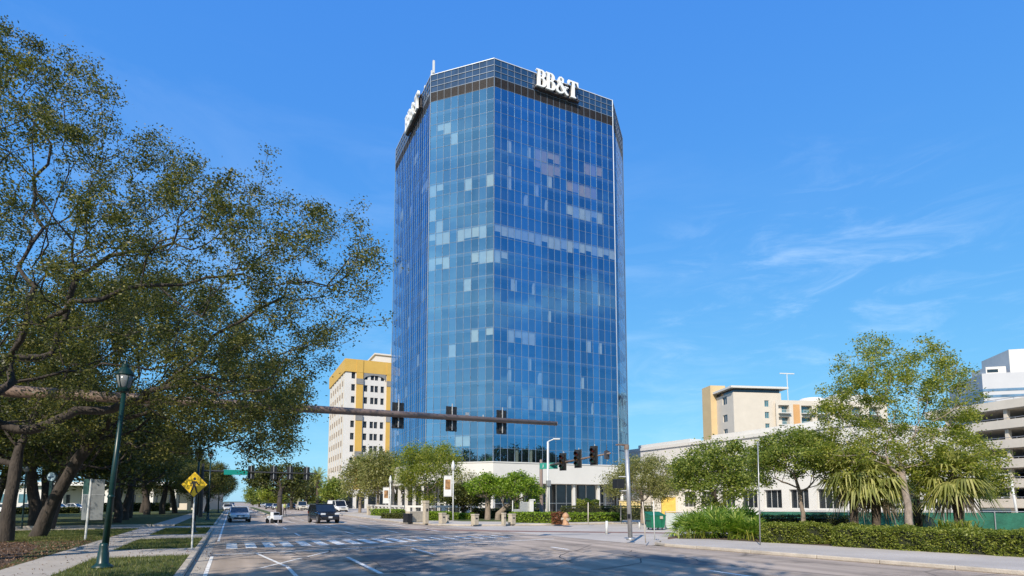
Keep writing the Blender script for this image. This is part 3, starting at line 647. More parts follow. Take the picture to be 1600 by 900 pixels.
for a, c in ((4.7, 10.4),):
    q = MB(); pts = [(a, YH - 5.2), (a, YH - 3.4)] + [(c, YH - 3.4), (c, YH - 5.2)] + [( (a + c)/2 + (c - a)/2 * math.cos(R(t)) , YH - 5.2 + 1.3 * math.sin(R(t))) for t in range(10, 180, 17)]
    k = len(q.v); n = len(pts)
    for yv in (-.28, -.06): q.v += [(x, yv, z) for x, z in pts]
    q.f.append(tuple(range(n))); q.f.append(tuple(range(2*n - 1, n - 1, -1))); q.m += [0, 0]
    for i in range(n): q.f.append((i, i + n, (i + 1) % n + n, (i + 1) % n)); q.m.append(0)
    q.build('arch_panel', M_grey, yb)
q = MB(); q.box2((9, 6, YH), (FW - .5, 16, YH + 3.4)); q.box2((8.6, 5.6, YH + 3.4), (FW - .1, 16.4, YH + 3.8)); q.build('penthouse', M_white, yb)
q = MB(); q.tube((14, 9, YH + 3.8), (14, 9, YH + 6.5), .08); q.tube((16, 9, YH + 3.8), (16, 9, YH + 5.5), .08); q.build('roof_mast', M_steel, yb)
q = MB(); q.box2((-1.2, -.6, 0), (FW + 2, -.05, 5.0))
for i in range(7): q.box2((.4 + i*3, -.75, 0), (2.4 + i*3, -.6, 4.0), 1)
for i in range(8): q.box2((-1.3, 1 + 3.2*i, 0), (-.5, 3.2 + 3.2*i, 3.8), 1)
q.build('ground_floor', [M_white, M_darkglass], yb)

# ================================================================== LOW WHITE BUILDING, HOTEL, GARAGE, HIGH-RISE (right)
lw = thing('white_hall', 'long low white hall with a plain wall behind the street trees on the right', 'building', (69, 46, 0))
q = MB(); facade(q, (0, 54), (0, -1), 54, 0, 11.6, [(2 + 4.2*i, 5 + 4.2*i, 1.0, 3.6) for i in range(12)], .4)
facade(q, (0, 0), (1, 0), 26, 0, 11.6, [(1.5 + 4*i, 4.5 + 4*i, 1.0, 3.6) for i in range(6)], .4)
q.face([(0, 0, 11.6), (26, 0, 11.6), (26, 54, 11.6), (0, 54, 11.6)]); q.build('wall', M_white, lw)
for i in range(12): window(lw, (0, 54), (0, -1), (2 + 4.2*i, 5 + 4.2*i, 1.0, 3.6), .4, M_darkglass, M_whitemetal, 2)
for i in range(6): window(lw, (0, 0), (1, 0), (1.5 + 4*i, 4.5 + 4*i, 1.0, 3.6), .4, M_darkglass, M_whitemetal, 2)
q = MB(); q.box2((-.25, -.25, 11.35), (26, 54.2, 11.85)); q.box2((2, 4, 11.85), (22, 26, 12.8)); q.build('roof', M_white, lw)
q = MB(); q.box2((1, 30, 11.85), (3.5, 44, 12.6)); q.box2((.8, 50, 11.85), (2.6, 52, 13.2)); q.build('roof_unit', M_whitemetal, lw)

M_tan = mat('tan_stucco', (.56, .41, .22), .85, scale=.3, amt=.06)
M_orange = mat('orange_stucco', (.55, .30, .12), .85, scale=.3, amt=.08)
ho = thing('hotel', 'beige balconied hotel with a tan tower and overhanging flat roof', 'hotel', (*W(1152, 196).xy, 0), -R(18))
HH = 39.0
hw = []
for zf in (34.2, 30.2, 26.2, 22.2, 18.2, 14.2, 10.2):
    hw += [(11.3, 12.9, zf, zf + 2.2)]
q = MB(); facade(q, (0, 0), (1, 0), 17.5, 0, HH, hw + [(13, 14, 40, 41)][:0], .3); q.build('wall', M_cream, ho)
for h in hw: window(ho, (0, 0), (1, 0), h, .3, M_tealglass, M_whitemetal)
hl = [(4.5, 7.6, 35.6, 38.4), (4.4, 7.6, 29.5, 32), (4.6, 7.4, 10, 27)]
q = MB(); facade(q, (0, 12), (0, -1), 12, 0, HH, hl, .3); q.build('wall', M_cream, ho)
for h in hl: window(ho, (0, 12), (0, -1), h, .3, M_darkglass, M_whitemetal)
q = MB(); q.box2((-1.4, -1.4, HH + 1.3), (19.5, 13, HH + 2.0)); q.build('roof', M_white, ho)
q = MB(); q.box2((.3, .4, HH), (17.2, 11.8, HH + 1.3)); q.build('clerestory', M_darkglass, ho)
q = MB(); q.box2((-2.2, 11.9, 0), (3.5, 18.5, HH + 4.6)); q.build('stair_tower', M_tan, ho)
for k in range(8):                                                     # recessed balcony bays
    z = 36.2 - 4.0 * k - 2.0
    pass
q = MB(); hb = []
for zf in (32.0, 28.0, 24.0, 20.0, 16.0, 12.0, 8.0):
    for x0 in (1.0, 9.4, 15.4, 22, 28.4, 35): hb.append((x0, x0 + 4.0, zf, zf + 2.7))
facade(q, (14.6, -1.2), (1, 0), 42, 0, 36.4, hb, 1.6); q.box2((14.6, .4, 0), (56.6, 14, 36.2)); q.build('balcony_wing', M_cream, ho)
for h in hb[:30]:
    q = MB(); q.box2((14.6 + h[0] + .1, .32, h[2]), (14.6 + h[1] - .1, .38, h[3] - .2)); f = q.build('balcony_door', M_tealglass, ho)
    q = MB(); q.box2((14.6 + h[0] - .15, -2.4, h[2] - .3), (14.6 + h[1] + .15, -1.22, h[2] - .05))
    for i in range(9): q.box2((14.6 + h[0] + i * .49, -2.38, h[2] - .05), (14.6 + h[0] + i * .49 + .05, -2.34, h[2] + .95))
    q.box2((14.6 + h[0] - .1, -2.4, h[2] + .95), (14.6 + h[1] + .1, -2.32, h[2] + 1.02)); q.build('balcony', M_whitemetal, ho)
q = MB(); q.box2((21.0, -1.3, 6), (23.4, -1.22, 35.0)); q.build('orange_strip', M_orange, ho)
q = MB(); q.lathe([(5, 0), (5, 1.2), (3.5, 2.2), (0, 2.6)], (33, 6, 36.3), 20); q.box2((40, 2, 36.2), (54, 12, 39.5)); q.build('roof_unit', M_white, ho)
q = MB(); q.tube((24, 6, 36.2), (24, 6, 47.5), .14); q.box((24, 6, 47.4), (5.5, .3, .35)); q.build('roof_mast', M_whitemetal, ho)

M_gar = mat('garage_concrete', (.55, .50, .43), .85, scale=.3, amt=.08)
ga = thing('parking_garage', 'pale concrete parking garage with open dark decks at the right edge', 'parking garage', (*W(1553, 92).xy, 0), -R(8))
gx = ga
for k in range(6):
    z = 1.0 + k * 3.05; q = MB(); q.box2((0, -40, z), (.35, 10, z + 1.35)); q.box2((.35, -40, z - .1), (26, 10, z + .35)); q.box2((.36, 9.6, z + .36), (26, 10, z + 1.3)); q.build('deck', M_gar, ga)
    q = MB(); q.tube((.17, -40, z + 1.62), (.17, 10, z + 1.62), .045, n=6)
    for j in range(20): q.box2((.14, -39 + j * 2.5, z + 1.35), (.2, -38.94 + j * 2.5, z + 1.62))
    q.build('railing', M_steel, ga)
for j in range(6):
    q = MB(); q.box2((.6, -38.6 + j * 9, 0), (1.3, -38.1 + j * 9, 16.2)); q.build('column', M_gar, ga)
q = MB(); q.box2((20, -39.8, .2), (20.4, 9.5, 16)); q.build('rear_wall', M_dark, ga)  # near-black wall: shade inside the decks put into its colour
hr = thing('high_rise', 'distant grey high-rise with ribbon windows and white top at the right edge', 'high-rise', (*W(1550, 330).xy, 0), -R(40))
M_hr = mat('pale_grey_cladding', (.48, .48, .50), .7, scale=.1, amt=.05)
hz = 75
q = MB(); q.box2((0, 0, 0), (45, 40, hz)); q.build('wall', M_hr, hr)
for k in range(8):
    q = MB(); z = hz - 10.5 - k * 3.6; q.box2((-.15, -.15, z), (45.1, 40.1, z + 1.5)); q.build('window', mat('bluish_ribbon_glass', (.12, .2, .3), .1, scale=.15, amt=.4, spec=.8), hr)
q = MB(); q.box2((18, 8, hz), (45, 38, hz + 15)); q.box2((4, 4, hz), (14, 20, hz + 4.5)); q.build('penthouse', M_white, hr)
q = MB(); q.box2((4.6, 3.9, hz + 1.2), (10, 4.02, hz + 3)); q.build('vent', M_darkglass, hr)

# ================================================================== TREES
def grow(attr, trunk, bf=0.45, seg=0.7, seed=0, jit=0.10):
    """joins the crown points to the trunk as a branching skeleton (short wire, short way to the root)"""
    rg = np.random.default_rng(seed)
    P = []; par = []; ln = []
    for i, p in enumerate(trunk):
        p = np.array(p, float)
        if i == 0: P.append(p); par.append(-1); ln.append(0.); continue
        q = P[-1]; d = np.linalg.norm(p - q); k = max(1, int(d / seg))
        for j in range(1, k + 1):
            t = q + (p - q) * j / k + (rg.normal(0, .02, 3) if j < k else 0); par.append(len(P) - 1); ln.append(ln[-1] + np.linalg.norm(t - P[-1])); P.append(t)
    nt0 = len(P); A = np.array(attr, float); n = len(A)
    best = np.full(n, 1e9); bp = np.zeros(n, int); done = np.zeros(n, bool)
    def relax(i):
        d = np.linalg.norm(A - P[i], axis=1); c = d + bf * ln[i] + (0.6 * d if i < nt0 * 0.55 else 0)
        m = (c < best) & ~done; best[m] = c[m]; bp[m] = i
    for i in range(nt0 // 2, nt0): relax(i)
    leafn = []
    for _ in range(n):
        j = int(np.argmin(np.where(done, 1e9, best))); done[j] = True; i = bp[j]; q = P[i]; p = A[j]; d = np.linalg.norm(p - q); k = max(1, int(d / seg + .5)); new = []
        prev = i
        for s in range(1, k + 1):
            t = q + (p - q) * s / k
            if s < k: t = t + rg.normal(0, jit * min(d, 2) * .5, 3) + np.array([0, 0, -.06 * d * math.sin(math.pi * s / k)])
            P.append(t); par.append(prev); ln.append(ln[prev] + np.linalg.norm(t - P[prev])); prev = len(P) - 1; new.append(prev)
        for i2 in new: relax(i2)
        leafn.append(prev)
    return np.array(P), np.array(par), np.array(leafn)
def branch_mesh(P, par, r0, rmin=0.006, pw=0.63, nside=8, flare=1.35, keep=0.0):
    n = len(P); cnt = np.zeros(n); ch = [[] for _ in range(n)]
    for i in range(1, n): ch[par[i]].append(i)
    for i in range(n - 1, -1, -1):
        if not ch[i]: cnt[i] += 1
        if par[i] >= 0: cnt[par[i]] += cnt[i]
    rad = np.maximum(rmin, r0 * (cnt / cnt[0]) ** pw)
    V = []; F = []; base = 0
    stack = [(0, None)]
    while stack:
        st, pr = stack.pop(); path = [] if pr is None else [pr]; i = st
        while True:
            path.append(i)
            if not ch[i]: break
            c = sorted(ch[i], key=lambda k: -cnt[k])
            for o in c[1:]: stack.append((o, i))
            i = c[0]
        if len(path) < 2: continue
        pts = P[path]; rr = rad[path].copy()
        if pr is not None: rr[0] = rr[1]
        if rr[0] < keep: continue
        ns = nside if rr[0] > .12 else (6 if rr[0] > .05 else (4 if rr[0] > .02 else 3))
        tg = np.gradient(pts, axis=0); tg /= np.linalg.norm(tg, axis=1)[:, None] + 1e-9
        u = np.cross(tg[0], [0.31, .95, 0.05]); u /= np.linalg.norm(u) + 1e-9
        an = np.arange(ns) * 2 * math.pi / ns; rings = []
        for k in range(len(pts)):
            u = u - tg[k] * (u @ tg[k]); u /= np.linalg.norm(u) + 1e-9; v = np.cross(tg[k], u); r = rr[k]
            if pr is None and k < 3: r = r * (flare - (flare - 1) * k / 3)
            rings.append(pts[k] + r * (np.cos(an)[:, None] * u + np.sin(an)[:, None] * v))
        V.append(np.concatenate(rings)); m = len(pts); a = np.arange(ns); b_ = (a + 1) % ns
        for k in range(m - 1):
            o = base + k * ns; F.append(np.stack([o + a, o + b_, o + ns + b_, o + ns + a], 1))
        base += m * ns
    return np.concatenate(V), np.concatenate(F), rad, cnt
def leaf_quads(cent, rg, length, width, up=0.35, var=0.35):
    n = len(cent); d = rg.normal(size=(n, 3)); d[:, 2] = d[:, 2] * .7 + .1; d /= np.linalg.norm(d, axis=1)[:, None]
    nr = rg.normal(size=(n, 3)); nr[:, 2] += up * 2; s = np.cross(d, nr); s /= np.linalg.norm(s, axis=1)[:, None] + 1e-9
    l = length * np.clip(rg.lognormal(0, .32, (n, 1)), .45, 2.0); w_ = width * (1 + var * rg.uniform(-1, 1, (n, 1))); up_ = np.cross(s, d)
    V = np.stack([cent - d*l/2, cent + s*w_/2 + up_*w_*.12 - d*l*.05, cent + d*l/2, cent - s*w_/2 + up_*w_*.12 - d*l*.05], 1).reshape(-1, 3)
    return V, np.arange(4 * n).reshape(n, 4)
M_oakleaf = leaf_mat('live_oak_leaf', (.035, .047, .011), (.095, .105, .024), (.24, .21, .05), .34)
M_oakdark = leaf_mat('dense_oak_leaf', (.03, .042, .010), (.065, .08, .018), (.14, .14, .03), .25)
M_green = leaf_mat('mid_green_leaf', (.075, .12, .02), (.18, .225, .04), (.34, .35, .08), .42)
M_olive = leaf_mat('olive_green_leaf', (.11, .12, .04), (.24, .235, .08), (.38, .36, .15), .42)
M_bright = leaf_mat('bright_green_leaf', (.07, .13, .012), (.18, .27, .022), (.33, .42, .05), .42)
M_big = leaf_mat('yellow_green_leaf', (.085, .12, .016), (.22, .255, .035), (.42, .39, .08), .46)
def tree(label, base, attr, trunk, r0, leafm, barkm, n_leaf, ll, lw, sig=0.28, bf=0.45, seg=.7, seed=1, group=None, name='oak_tree', twig=3, keep=0.0, rmin=.008, droop=0.0, up=.35, clump=.75):
    base = np.array(base, float); rg = np.random.default_rng(seed)
    P, par, tips = grow(np.array(attr) - base, np.array(trunk) - base, bf, seg, seed)
    V, F, rad, cnt = branch_mesh(P, par, r0, rmin=rmin, keep=keep)
    t = thing(name, label, 'tree', tuple(base), 0, group)
    np_mesh('trunk', V, F, barkm, t, smooth=True)
    nodes = np.where((cnt <= twig))[0]
    nodes = nodes[nodes > 0]
    wt = rg.lognormal(0, clump, len(nodes)); wt /= wt.sum()
    c = P[rg.choice(nodes, n_leaf, p=wt)] + rg.normal(0, 1, (n_leaf, 3)) * np.array([sig, sig, sig * .75]) + np.array([0, 0, -droop])
    V, F = leaf_quads(c, rg, ll, lw, up); np_mesh('crown', V, F, leafm, t)
    return t
def inside(poly, x, y):
    r = False; j = len(poly) - 1
    for i in range(len(poly)):
        xi, yi = poly[i]; xj, yj = poly[j]
        if (yi > y) != (yj > y) and x < (xj - xi) * (y - yi) / (yj - yi) + xi: r = not r
        j = i
    return r
def edge_dist(poly, x, y):
    m = 1e9
    for i in range(len(poly)):
        ax, ay = poly[i-1]; bx, by = poly[i]; dx, dy = bx - ax, by - ay; t = max(0, min(1, ((x-ax)*dx + (y-ay)*dy) / (dx*dx + dy*dy + 1e-9)))
        m = min(m, math.hypot(ax + t*dx - x, ay + t*dy - y))
    return m
def crown_points(poly, n, d0, depth, seed, full=120.0, zmin=2.4, ragged=9.0):
    """points through the volume of a crown whose outline from the street is known; it is as deep as it is wide"""
    rg = random.Random(seed); xs = [p[0] for p in poly]; ys = [p[1] for p in poly]; r = []
    while len(r) < n:
        x = rg.uniform(min(xs), max(xs)); y = rg.uniform(min(ys), max(ys))
        if not inside(poly, x, y): continue
        e = min(1, edge_dist(poly, x, y) / full); q = math.sqrt(1 - (1 - e) ** 2)
        p = WP(x + rg.gauss(0, ragged), y + rg.gauss(0, ragged), d0 + depth * max(q, .15) * rg.uniform(-1, 1))
        if p.z > zmin: r.append(tuple(p))
    return r
def blob(c, rx, ry, rz, n, seed, shell=.55, lobes=5, flat=-.35):
    """points in a lumpy crown"""
    rg = np.random.default_rng(seed); ld = rg.normal(size=(lobes, 3)); ld /= np.linalg.norm(ld, axis=1)[:, None]; r = []
    while len(r) < n:
        v = rg.normal(size=3); v /= np.linalg.norm(v)
        if v[2] < flat and rg.random() < .85: continue
        k = 1 + .22 * max(ld @ v) ** 3 - .12; q = rg.uniform(shell ** 3, 1) ** (1/3) * k
        r.append((c[0] + v[0]*q*rx, c[1] + v[1]*q*ry, c[2] + v[2]*q*rz))
    return r

# the near oak that leans in from the left
poly1 = [(-260, -60), (0, 40), (60, 72), (112, 85), (187, 150), (160, 225), (258, 208), (308, 255), (400, 265), (462, 312), (560, 342), (612, 405), (568, 500), (512, 545), (500, 600), (440, 655), (395, 640), (300, 610), (150, 640), (0, 660), (-260, 620)]
A1 = crown_points(poly1, 1600, 18.6, 5.0, 11, 160, ragged=15) + crown_points([(180, 600), (330, 585), (480, 560), (495, 615), (462, 668), (430, 700), (360, 672), (250, 668)], 170, 18.8, 2.6, 12, 60, ragged=10)
def clear_of_lamp(p):
    d = sY * p[0] + cY * p[1]; cx = cY * p[0] - sY * p[1]; d2 = d * math.cos(PIT) + (p[2] - EYE) * math.sin(PIT); x = 800 + FPX * cx / d2
    return not (abs(x - 196) < 46 and d < 18.2 and p[2] < 7.6)
A1 = [p for p in A1 if clear_of_lamp(p)]
base1 = W(-235, 16.3); tr1 = [base1, W(-190, 16.6, 1.4), W(-120, 17.0, 2.8), W(-20, 17.9, 4.5)]
tree('large near live oak at the left with limbs reaching far over the road', base1, A1, tr1, .38, M_oakleaf, M_bark, 180000, .083, .049, .18, .42, .6, 5, 'live oaks on the left of the street', twig=4, clump=.65)
# the leaning oak behind the green lamp post
poly2 = [(20, 520), (110, 440), (210, 420), (330, 450), (430, 545), (470, 620), (468, 690), (445, 735), (410, 722), (350, 690), (270, 725), (200, 700), (120, 690), (20, 640)]
A2 = crown_points(poly2, 700, 30.0, 4.5, 12, 130)
base2 = G(56, 842); tr2 = [base2, WP(85, 780, 30.6), WP(120, 720, 30.3), WP(160, 672, 30), WP(215, 640, 29.6)]
tree('leaning live oak whose trunk rises behind the green lamp post', base2, A2, tr2, .30, M_oakleaf, M_bark, 85000, .13, .08, .3, .45, .7, 6, 'live oaks on the left of the street')
# oak at the left edge of the picture
base3 = G(8, 850); A3 = crown_points([(-200, 450), (60, 430), (150, 520), (170, 640), (90, 700), (-40, 690), (-200, 700)], 300, 29, 4.5, 13, 110)
tree('upright live oak with its dark trunk at the left edge of the picture', base3, A3, [base3, WP(16, 780, 27), WP(30, 700, 27.4), WP(60, 640, 28)], .25, M_oakdark, M_bark, 34000, .14, .085, .32, .45, .7, 7, 'live oaks on the left of the street')

# park oaks behind, copied from three models
def proto_oak(seed, h, rx, label, leafm, n_leaf=18000, ll=.24, lw=.15, lean=(0, 0), hb=2.6, zc=.64, rz=.36, name='oak_tree'):
    A = blob((lean[0], lean[1], h * zc), rx, rx, h * rz, 230, seed)
    return tree(label, (0, 0, 0), A, [(0, 0, 0), (.1 + lean[0]*.1, 0, hb * .5), (lean[0]*.4, lean[1]*.4, hb), (lean[0], lean[1], h * .5)], .34, leafm, M_bark, n_leaf, ll, lw, .45, .5, .9, seed, 'live oaks on the left of the street', name, keep=.012)
PK = [((-11.4, 50.5), 0, 1.0, 'oak with a straight trunk just past the park driveway behind the grey sign panels'),
      ((-13.3, 55.5), 1, 1.0, 'oak in the park seen between the two nearest leaning trunks'),
      ((-14, 80), 2, 1.05, 'oak in the park directly behind the grey sign panels'),
      ((-10.4, 78), 0, 1.0, 'park oak with a forked trunk to the right of the green lamp post'),
      ((-10.7, 97), 1, 1.0, 'second park oak right of the green lamp post on the sunny lawn'),
      ((-9, 99), 2, .95, 'third park oak right of the green lamp post on the sunny lawn'),
      ((-8, 107), 0, .95, 'fourth park oak right of the green lamp post beside the footpath'),
      ((-20, 62), 1, 1.1, 'oak at the far left of the park behind the edge trunk'),
      ((-24, 84), 2, 1.1, 'oak deep in the park behind the round blue sign'),
      ((-4.0, 88), 1, .62, 'oak beside the footpath where the far signal arm starts'),
      ((-4.2, 101), 2, .66, 'oak overhanging the kerb just beyond the far signal arm'),
      ((-4.0, 116), 0, .7, 'kerbside oak behind the silver car at middle distance'),
      ((-4.2, 134), 1, .72, 'kerbside oak further down the street behind the parked cars'),
      ((-4.0, 158), 2, .75, 'distant kerbside oak well down the left of the street'),
      ((-4.2, 190), 0, .8, 'very distant kerbside oak on the left near the vanishing point'),
      ((-4, 235), 1, .8, 'farthest kerbside oak on the left at the vanishing point'),
      ((-30, 112), 0, 1.2, 'oak far back in the park in front of the pale pavilion'),
      ((-18, 122), 1, 1.1, 'oak far back in the park left of the pale pavilion columns'),
      ((-8.9, 61), 2, .8, 'low crowned park oak close behind the round blue sign'), ((-19, 49), 1, .9, 'oak between the driveway and the left edge trunk'), ((-26, 58), 0, .95, 'oak at the far left edge across the driveway'),
      ((-9.6, 70), 1, .85, 'park oak just past the low crowned one, right of the lamp post'), ((-13, 112), 0, 1.0, 'oak in the far park shading the lawn by the pavilion end'), ((-33, 92), 2, 1.1, 'oak far left in the park beyond the driveway'),
      ((-15, 66), 2, .95, 'park oak just behind the driveway left of the lamp post')]
protos = [None] * 3
for i, ((x, y), k, s, lb) in enumerate(PK):
    if protos[k] is None:
        protos[k] = proto_oak(40 + k, (11, 12, 10.5)[k], (6.2, 6.0, 6.5)[k], lb, (M_oakdark, M_oakleaf, M_oakdark)[k], lean=((1.2, 0), (-.5, .6), (.6, -.8))[k]); o = protos[k]
        o.location = (x, y, .1); o.rotation_euler = (0, 0, i * 1.7); o.scale = (s,) * 3
    else: dup(protos[k], (x, y, .1), i * 1.7, lb, scale=s)
# oaks of the same row beside and behind the camera: they throw the shade on the road and stand in the tower's lower glass
for i, (x, y, k, s, lb) in enumerate([(-10.6, 1.8, 0, 1.15, 'street oak just outside the view on the left, shading the road'), (-11.0, -7.5, 2, (1.5, 1.5, 2.15), 'tall street oak beside the camera whose shade covers the near road'),
                                      (-7.5, -13, 1, 1.1, 'street oak behind the camera, reflected in the tower'), (62, 7, 2, 1.5, 'oak beyond the right edge of the view, reflected in the tower base'), (69.5, 9, 0, 1.4, 'second oak beyond the right edge, reflected in the tower base'),
                                      ]):
    dup(protos[k], (x, y, .1), i * 2.3 + .6, lb, scale=s)

# right side street trees
def px_tree(label, px, d, top, bottom, wpx, leafm, barkm, n_leaf, ll, lw, seed, forks=1, name='street_tree', trunk_r=.13, natt=170, sig=.22, lean=0, group=None, flat=-.4, shell=.5, zoff=.1, bf=.5, droop=0.0, keep=.006, twig=3, base=None, up=.35):
    b0 = Vector(base) if base else W(px, d, zoff); zt = WP(px, top, d).z; zb = WP(px, bottom, d).z; rx = wpx / FPX * d / 2
    cx = W(px + lean, d, 0)
    A = blob((cx.x, cx.y, (zt + zb) / 2), rx, rx * .9, (zt - zb) / 2, natt, seed, shell, 6, flat)
    tr = [b0, b0 + Vector((.03, 0, (zb - .1) * .6)), Vector((b0.x*.7 + cx.x*.3, b0.y*.7 + cx.y*.3, zb + .1)), Vector((cx.x, cx.y, zb + (zt - zb) * .3))]
    return tree(label, b0, A, tr, trunk_r, leafm, barkm, n_leaf, ll, lw, sig, bf, .5, seed, group, name, keep=keep, rmin=.006, droop=droop, twig=twig, up=up)
T = 'trees on the right of the street'
# big open tree in front of the palms
polyR = [(1352, 512), (1385, 540), (1425, 545), (1455, 535), (1490, 560), (1525, 590), (1520, 640), (1545, 690), (1572, 745), (1560, 790), (1500, 740), (1440, 755), (1380, 740), (1330, 720), (1268, 735), (1258, 705), (1285, 665), (1278, 625), (1312, 605), (1290, 560), (1330, 570)]
AR = crown_points(polyR, 560, 27.5, 3.4, 21, 110, 1.6) + crown_points([(1275, 690), (1340, 665), (1420, 700), (1500, 660), (1555, 700), (1575, 765), (1530, 770), (1470, 735), (1440, 752), (1390, 730), (1330, 742), (1285, 735)], 130, 25.6, 1.6, 22, 60, 1.6); baseR = W(1424, 23.9, .12)
tree('large open yellow green tree with a pale trunk in the right hedge', baseR, AR, [baseR, WP(1419, 790, 24.3), WP(1410, 745, 25.2), WP(1402, 690, 26.8)], .135, M_big, M_palebark, 52000, .105, .062, .19, .4, .45, 22, T, 'street_tree', rmin=.007, clump=.85, twig=5)
px_tree('smaller mid green tree on a thin pale trunk left of the large open tree', 1256, 28.5, 668, 772, 146, M_green, M_palebark, 21000, .115, .07, 23, natt=240, sig=.19, trunk_r=.10, lean=-10)
px_tree('dark green full tree behind the palmetto clump', 1118, 44, 692, 800, 140, M_green, M_bark, 18000, .19, .12, 24, trunk_r=.2, natt=200, sig=.32)
px_tree('dusty olive green tree just right of the steel pole', 1004, 50, 712, 800, 124, M_olive, M_palebark, 19000, .18, .07, 25, trunk_r=.16, natt=190, sig=.34, shell=.3)
px_tree('feathery yellow green tree in front of the left corner of the tower', 668, 66, 692, 790, 118, M_big, M_palebark, 20000, .24, .09, 26, trunk_r=.16, natt=190, sig=.42, shell=.3)
px_tree('thin feathery tree leaning out right of the banner pole', 722, 64, 735, 790, 60, M_olive, M_palebark, 2200, .22, .08, 27, trunk_r=.1, natt=60, sig=.3, shell=.2)
for i, (px, d, top, w_, lb) in enumerate([(562, 96, 716, 66, 'left one of the dense olive trees in front of the yellow and white block'), (590, 90, 702, 72, 'middle one of the dense olive trees in front of the yellow and white block'), (622, 98, 706, 60, 'right one of the dense olive trees, against the tower corner')]):
    px_tree(lb, px, d, top, 786, w_, M_olive, M_palebark, 9000, .32, .18, 30 + i, trunk_r=.2, natt=130, sig=.55, group=T, twig=3)
px_tree('clipped bright green tree with forked pale trunks, left of the pair before the tower', 762, 58.5, 740, 792, 70, M_bright, M_palebark, 8000, .17, .12, 35, trunk_r=.24, natt=150, sig=.26, group='clipped bright green trees', flat=-.2)
px_tree('clipped bright green tree reaching towards the brown signal pole, right of the pair', 805, 57.5, 738, 797, 82, M_bright, M_palebark, 8500, .17, .12, 36, trunk_r=.24, natt=150, sig=.26, lean=6, group='clipped bright green trees', flat=-.2, base=tuple(W(778, 58, .1)))
px_tree('dark rounded shrub tree under the clipped trees against the white base', 724, 63, 755, 803, 66, M_oakdark, M_bark, 7000, .22, .14, 37, trunk_r=.15, natt=120, sig=.35)
# median and far street
px_tree('dark spreading tree standing in the road median', 438, 80, 726, 774, 92, M_oakdark, M_bark, 7000, .34, .2, 38, trunk_r=.3, natt=130, sig=.5, base=(5.5, 80, .1))
for i, (px, d, top, w_, m, lb) in enumerate([(405, 190, 752, 42, M_green, 'sunlit green tree far down the median left of the dark median tree'), (425, 160, 758, 40, M_big, 'yellowish green tree behind the dark median tree'), (455, 135, 746, 44, M_oakdark, 'dark tree beyond the median tree beside the beige truck'), (478, 145, 738, 40, M_oakdark, 'dark tree standing behind the far end of the signal arm'),
                                              (395, 260, 770, 26, M_green, 'small far green tree near the vanishing point'), (520, 120, 752, 30, M_green, 'slender green tree beside the foot of the apartment block')]):
    px_tree(lb, px, d, top, 788, w_, m, M_bark, 2600, .5, .3, 50 + i, trunk_r=.3, natt=70, sig=.7, group='trees far down the street', keep=.02)
# closing treeline
rg = np.random.default_rng(5); cs = []
for k in range(240):
    a = rg.uniform(-1.15, .95); d = rg.uniform(330, 480); c = np.array([d * math.sin(YAW + a), d * math.cos(YAW + a), 0]); h = rg.uniform(5, 11)
    if abs(c[0] - 6) < 14 and c[1] > 0: continue
    v = rg.normal(size=(90, 3)); v /= np.linalg.norm(v, axis=1)[:, None]; v[:, 2] = np.abs(v[:, 2]); cs.append(c + v * np.array([h * .8, h * .8, h]))
V, F = leaf_quads(np.concatenate(cs), rg, 3.2, 2.2); o = np_mesh('distant_treeline', V, F, M_oakdark); tag(o, 'dark green line of far trees along the horizon', 'trees', None, 'stuff')

# ================================================================== SIGNALS, LAMPS, SIGNS
M_vis = mat('black_signal_housing', (.014, .014, .014), .5, scale=8, amt=.3)
M_lens = {k: mat(k + '_signal_lens', c, .3) for k, c in (('red', (.10, .008, .006)), ('amber', (.12, .05, .006)), ('green', (.006, .06, .045)))}
def signal_parts(parent, backplate=True):
    """three-lamp head, lenses towards -y"""
    q = MB()
    for k in range(3): q.box((0, 0, -.36 + .36*k), (.34, .2, .345))
    if backplate: q.box((0, .03, 0), (.62, .015, 1.34))
    q.build('housing', M_vis, parent, bevel=.012)
    for k, c in enumerate(('green', 'amber', 'red')):
        q = MB(); q.lathe([(.14, 0), (.14, .012), (.07, .03), (0, .034)], (0, 0, 0), 16); o = q.build('lens', M_lens[c], parent, smooth=True); o.location = (0, -.1, -.36 + .36*k); o.rotation_euler = (R(90), 0, 0)
        q = MB(); k0 = 0; n = 12
        for yv in (-.1, -.36):
            for i in range(n + 1):
                a = R(-30 + 240 * i / n); q.v.append((.155 * math.cos(a), yv, .155 * math.sin(a)))
        for i in range(n): q.f.append((i, i + 1, n + 2 + i, n + 1 + i)); q.m.append(0)
        o = q.build('visor', M_vis, parent); o.location = (0, 0, -.36 + .36*k); m = o.modifiers.new('s', 'SOLIDIFY'); m.thickness = .012
def signal(loc, rz, label, group, scale=1.0):
    t = thing('traffic_signal', label, 'traffic light', loc, rz, group); signal_parts(t); t.scale = (scale,) * 3
    q = MB(); q.tube((0, .16, -.62), (0, .16, .80), .035, n=8); q.box((0, .12, .45), (.08, .1, .05)); q.box((0, .12, -.45), (.08, .1, .05)); q.build('bracket', M_steel, t); return t
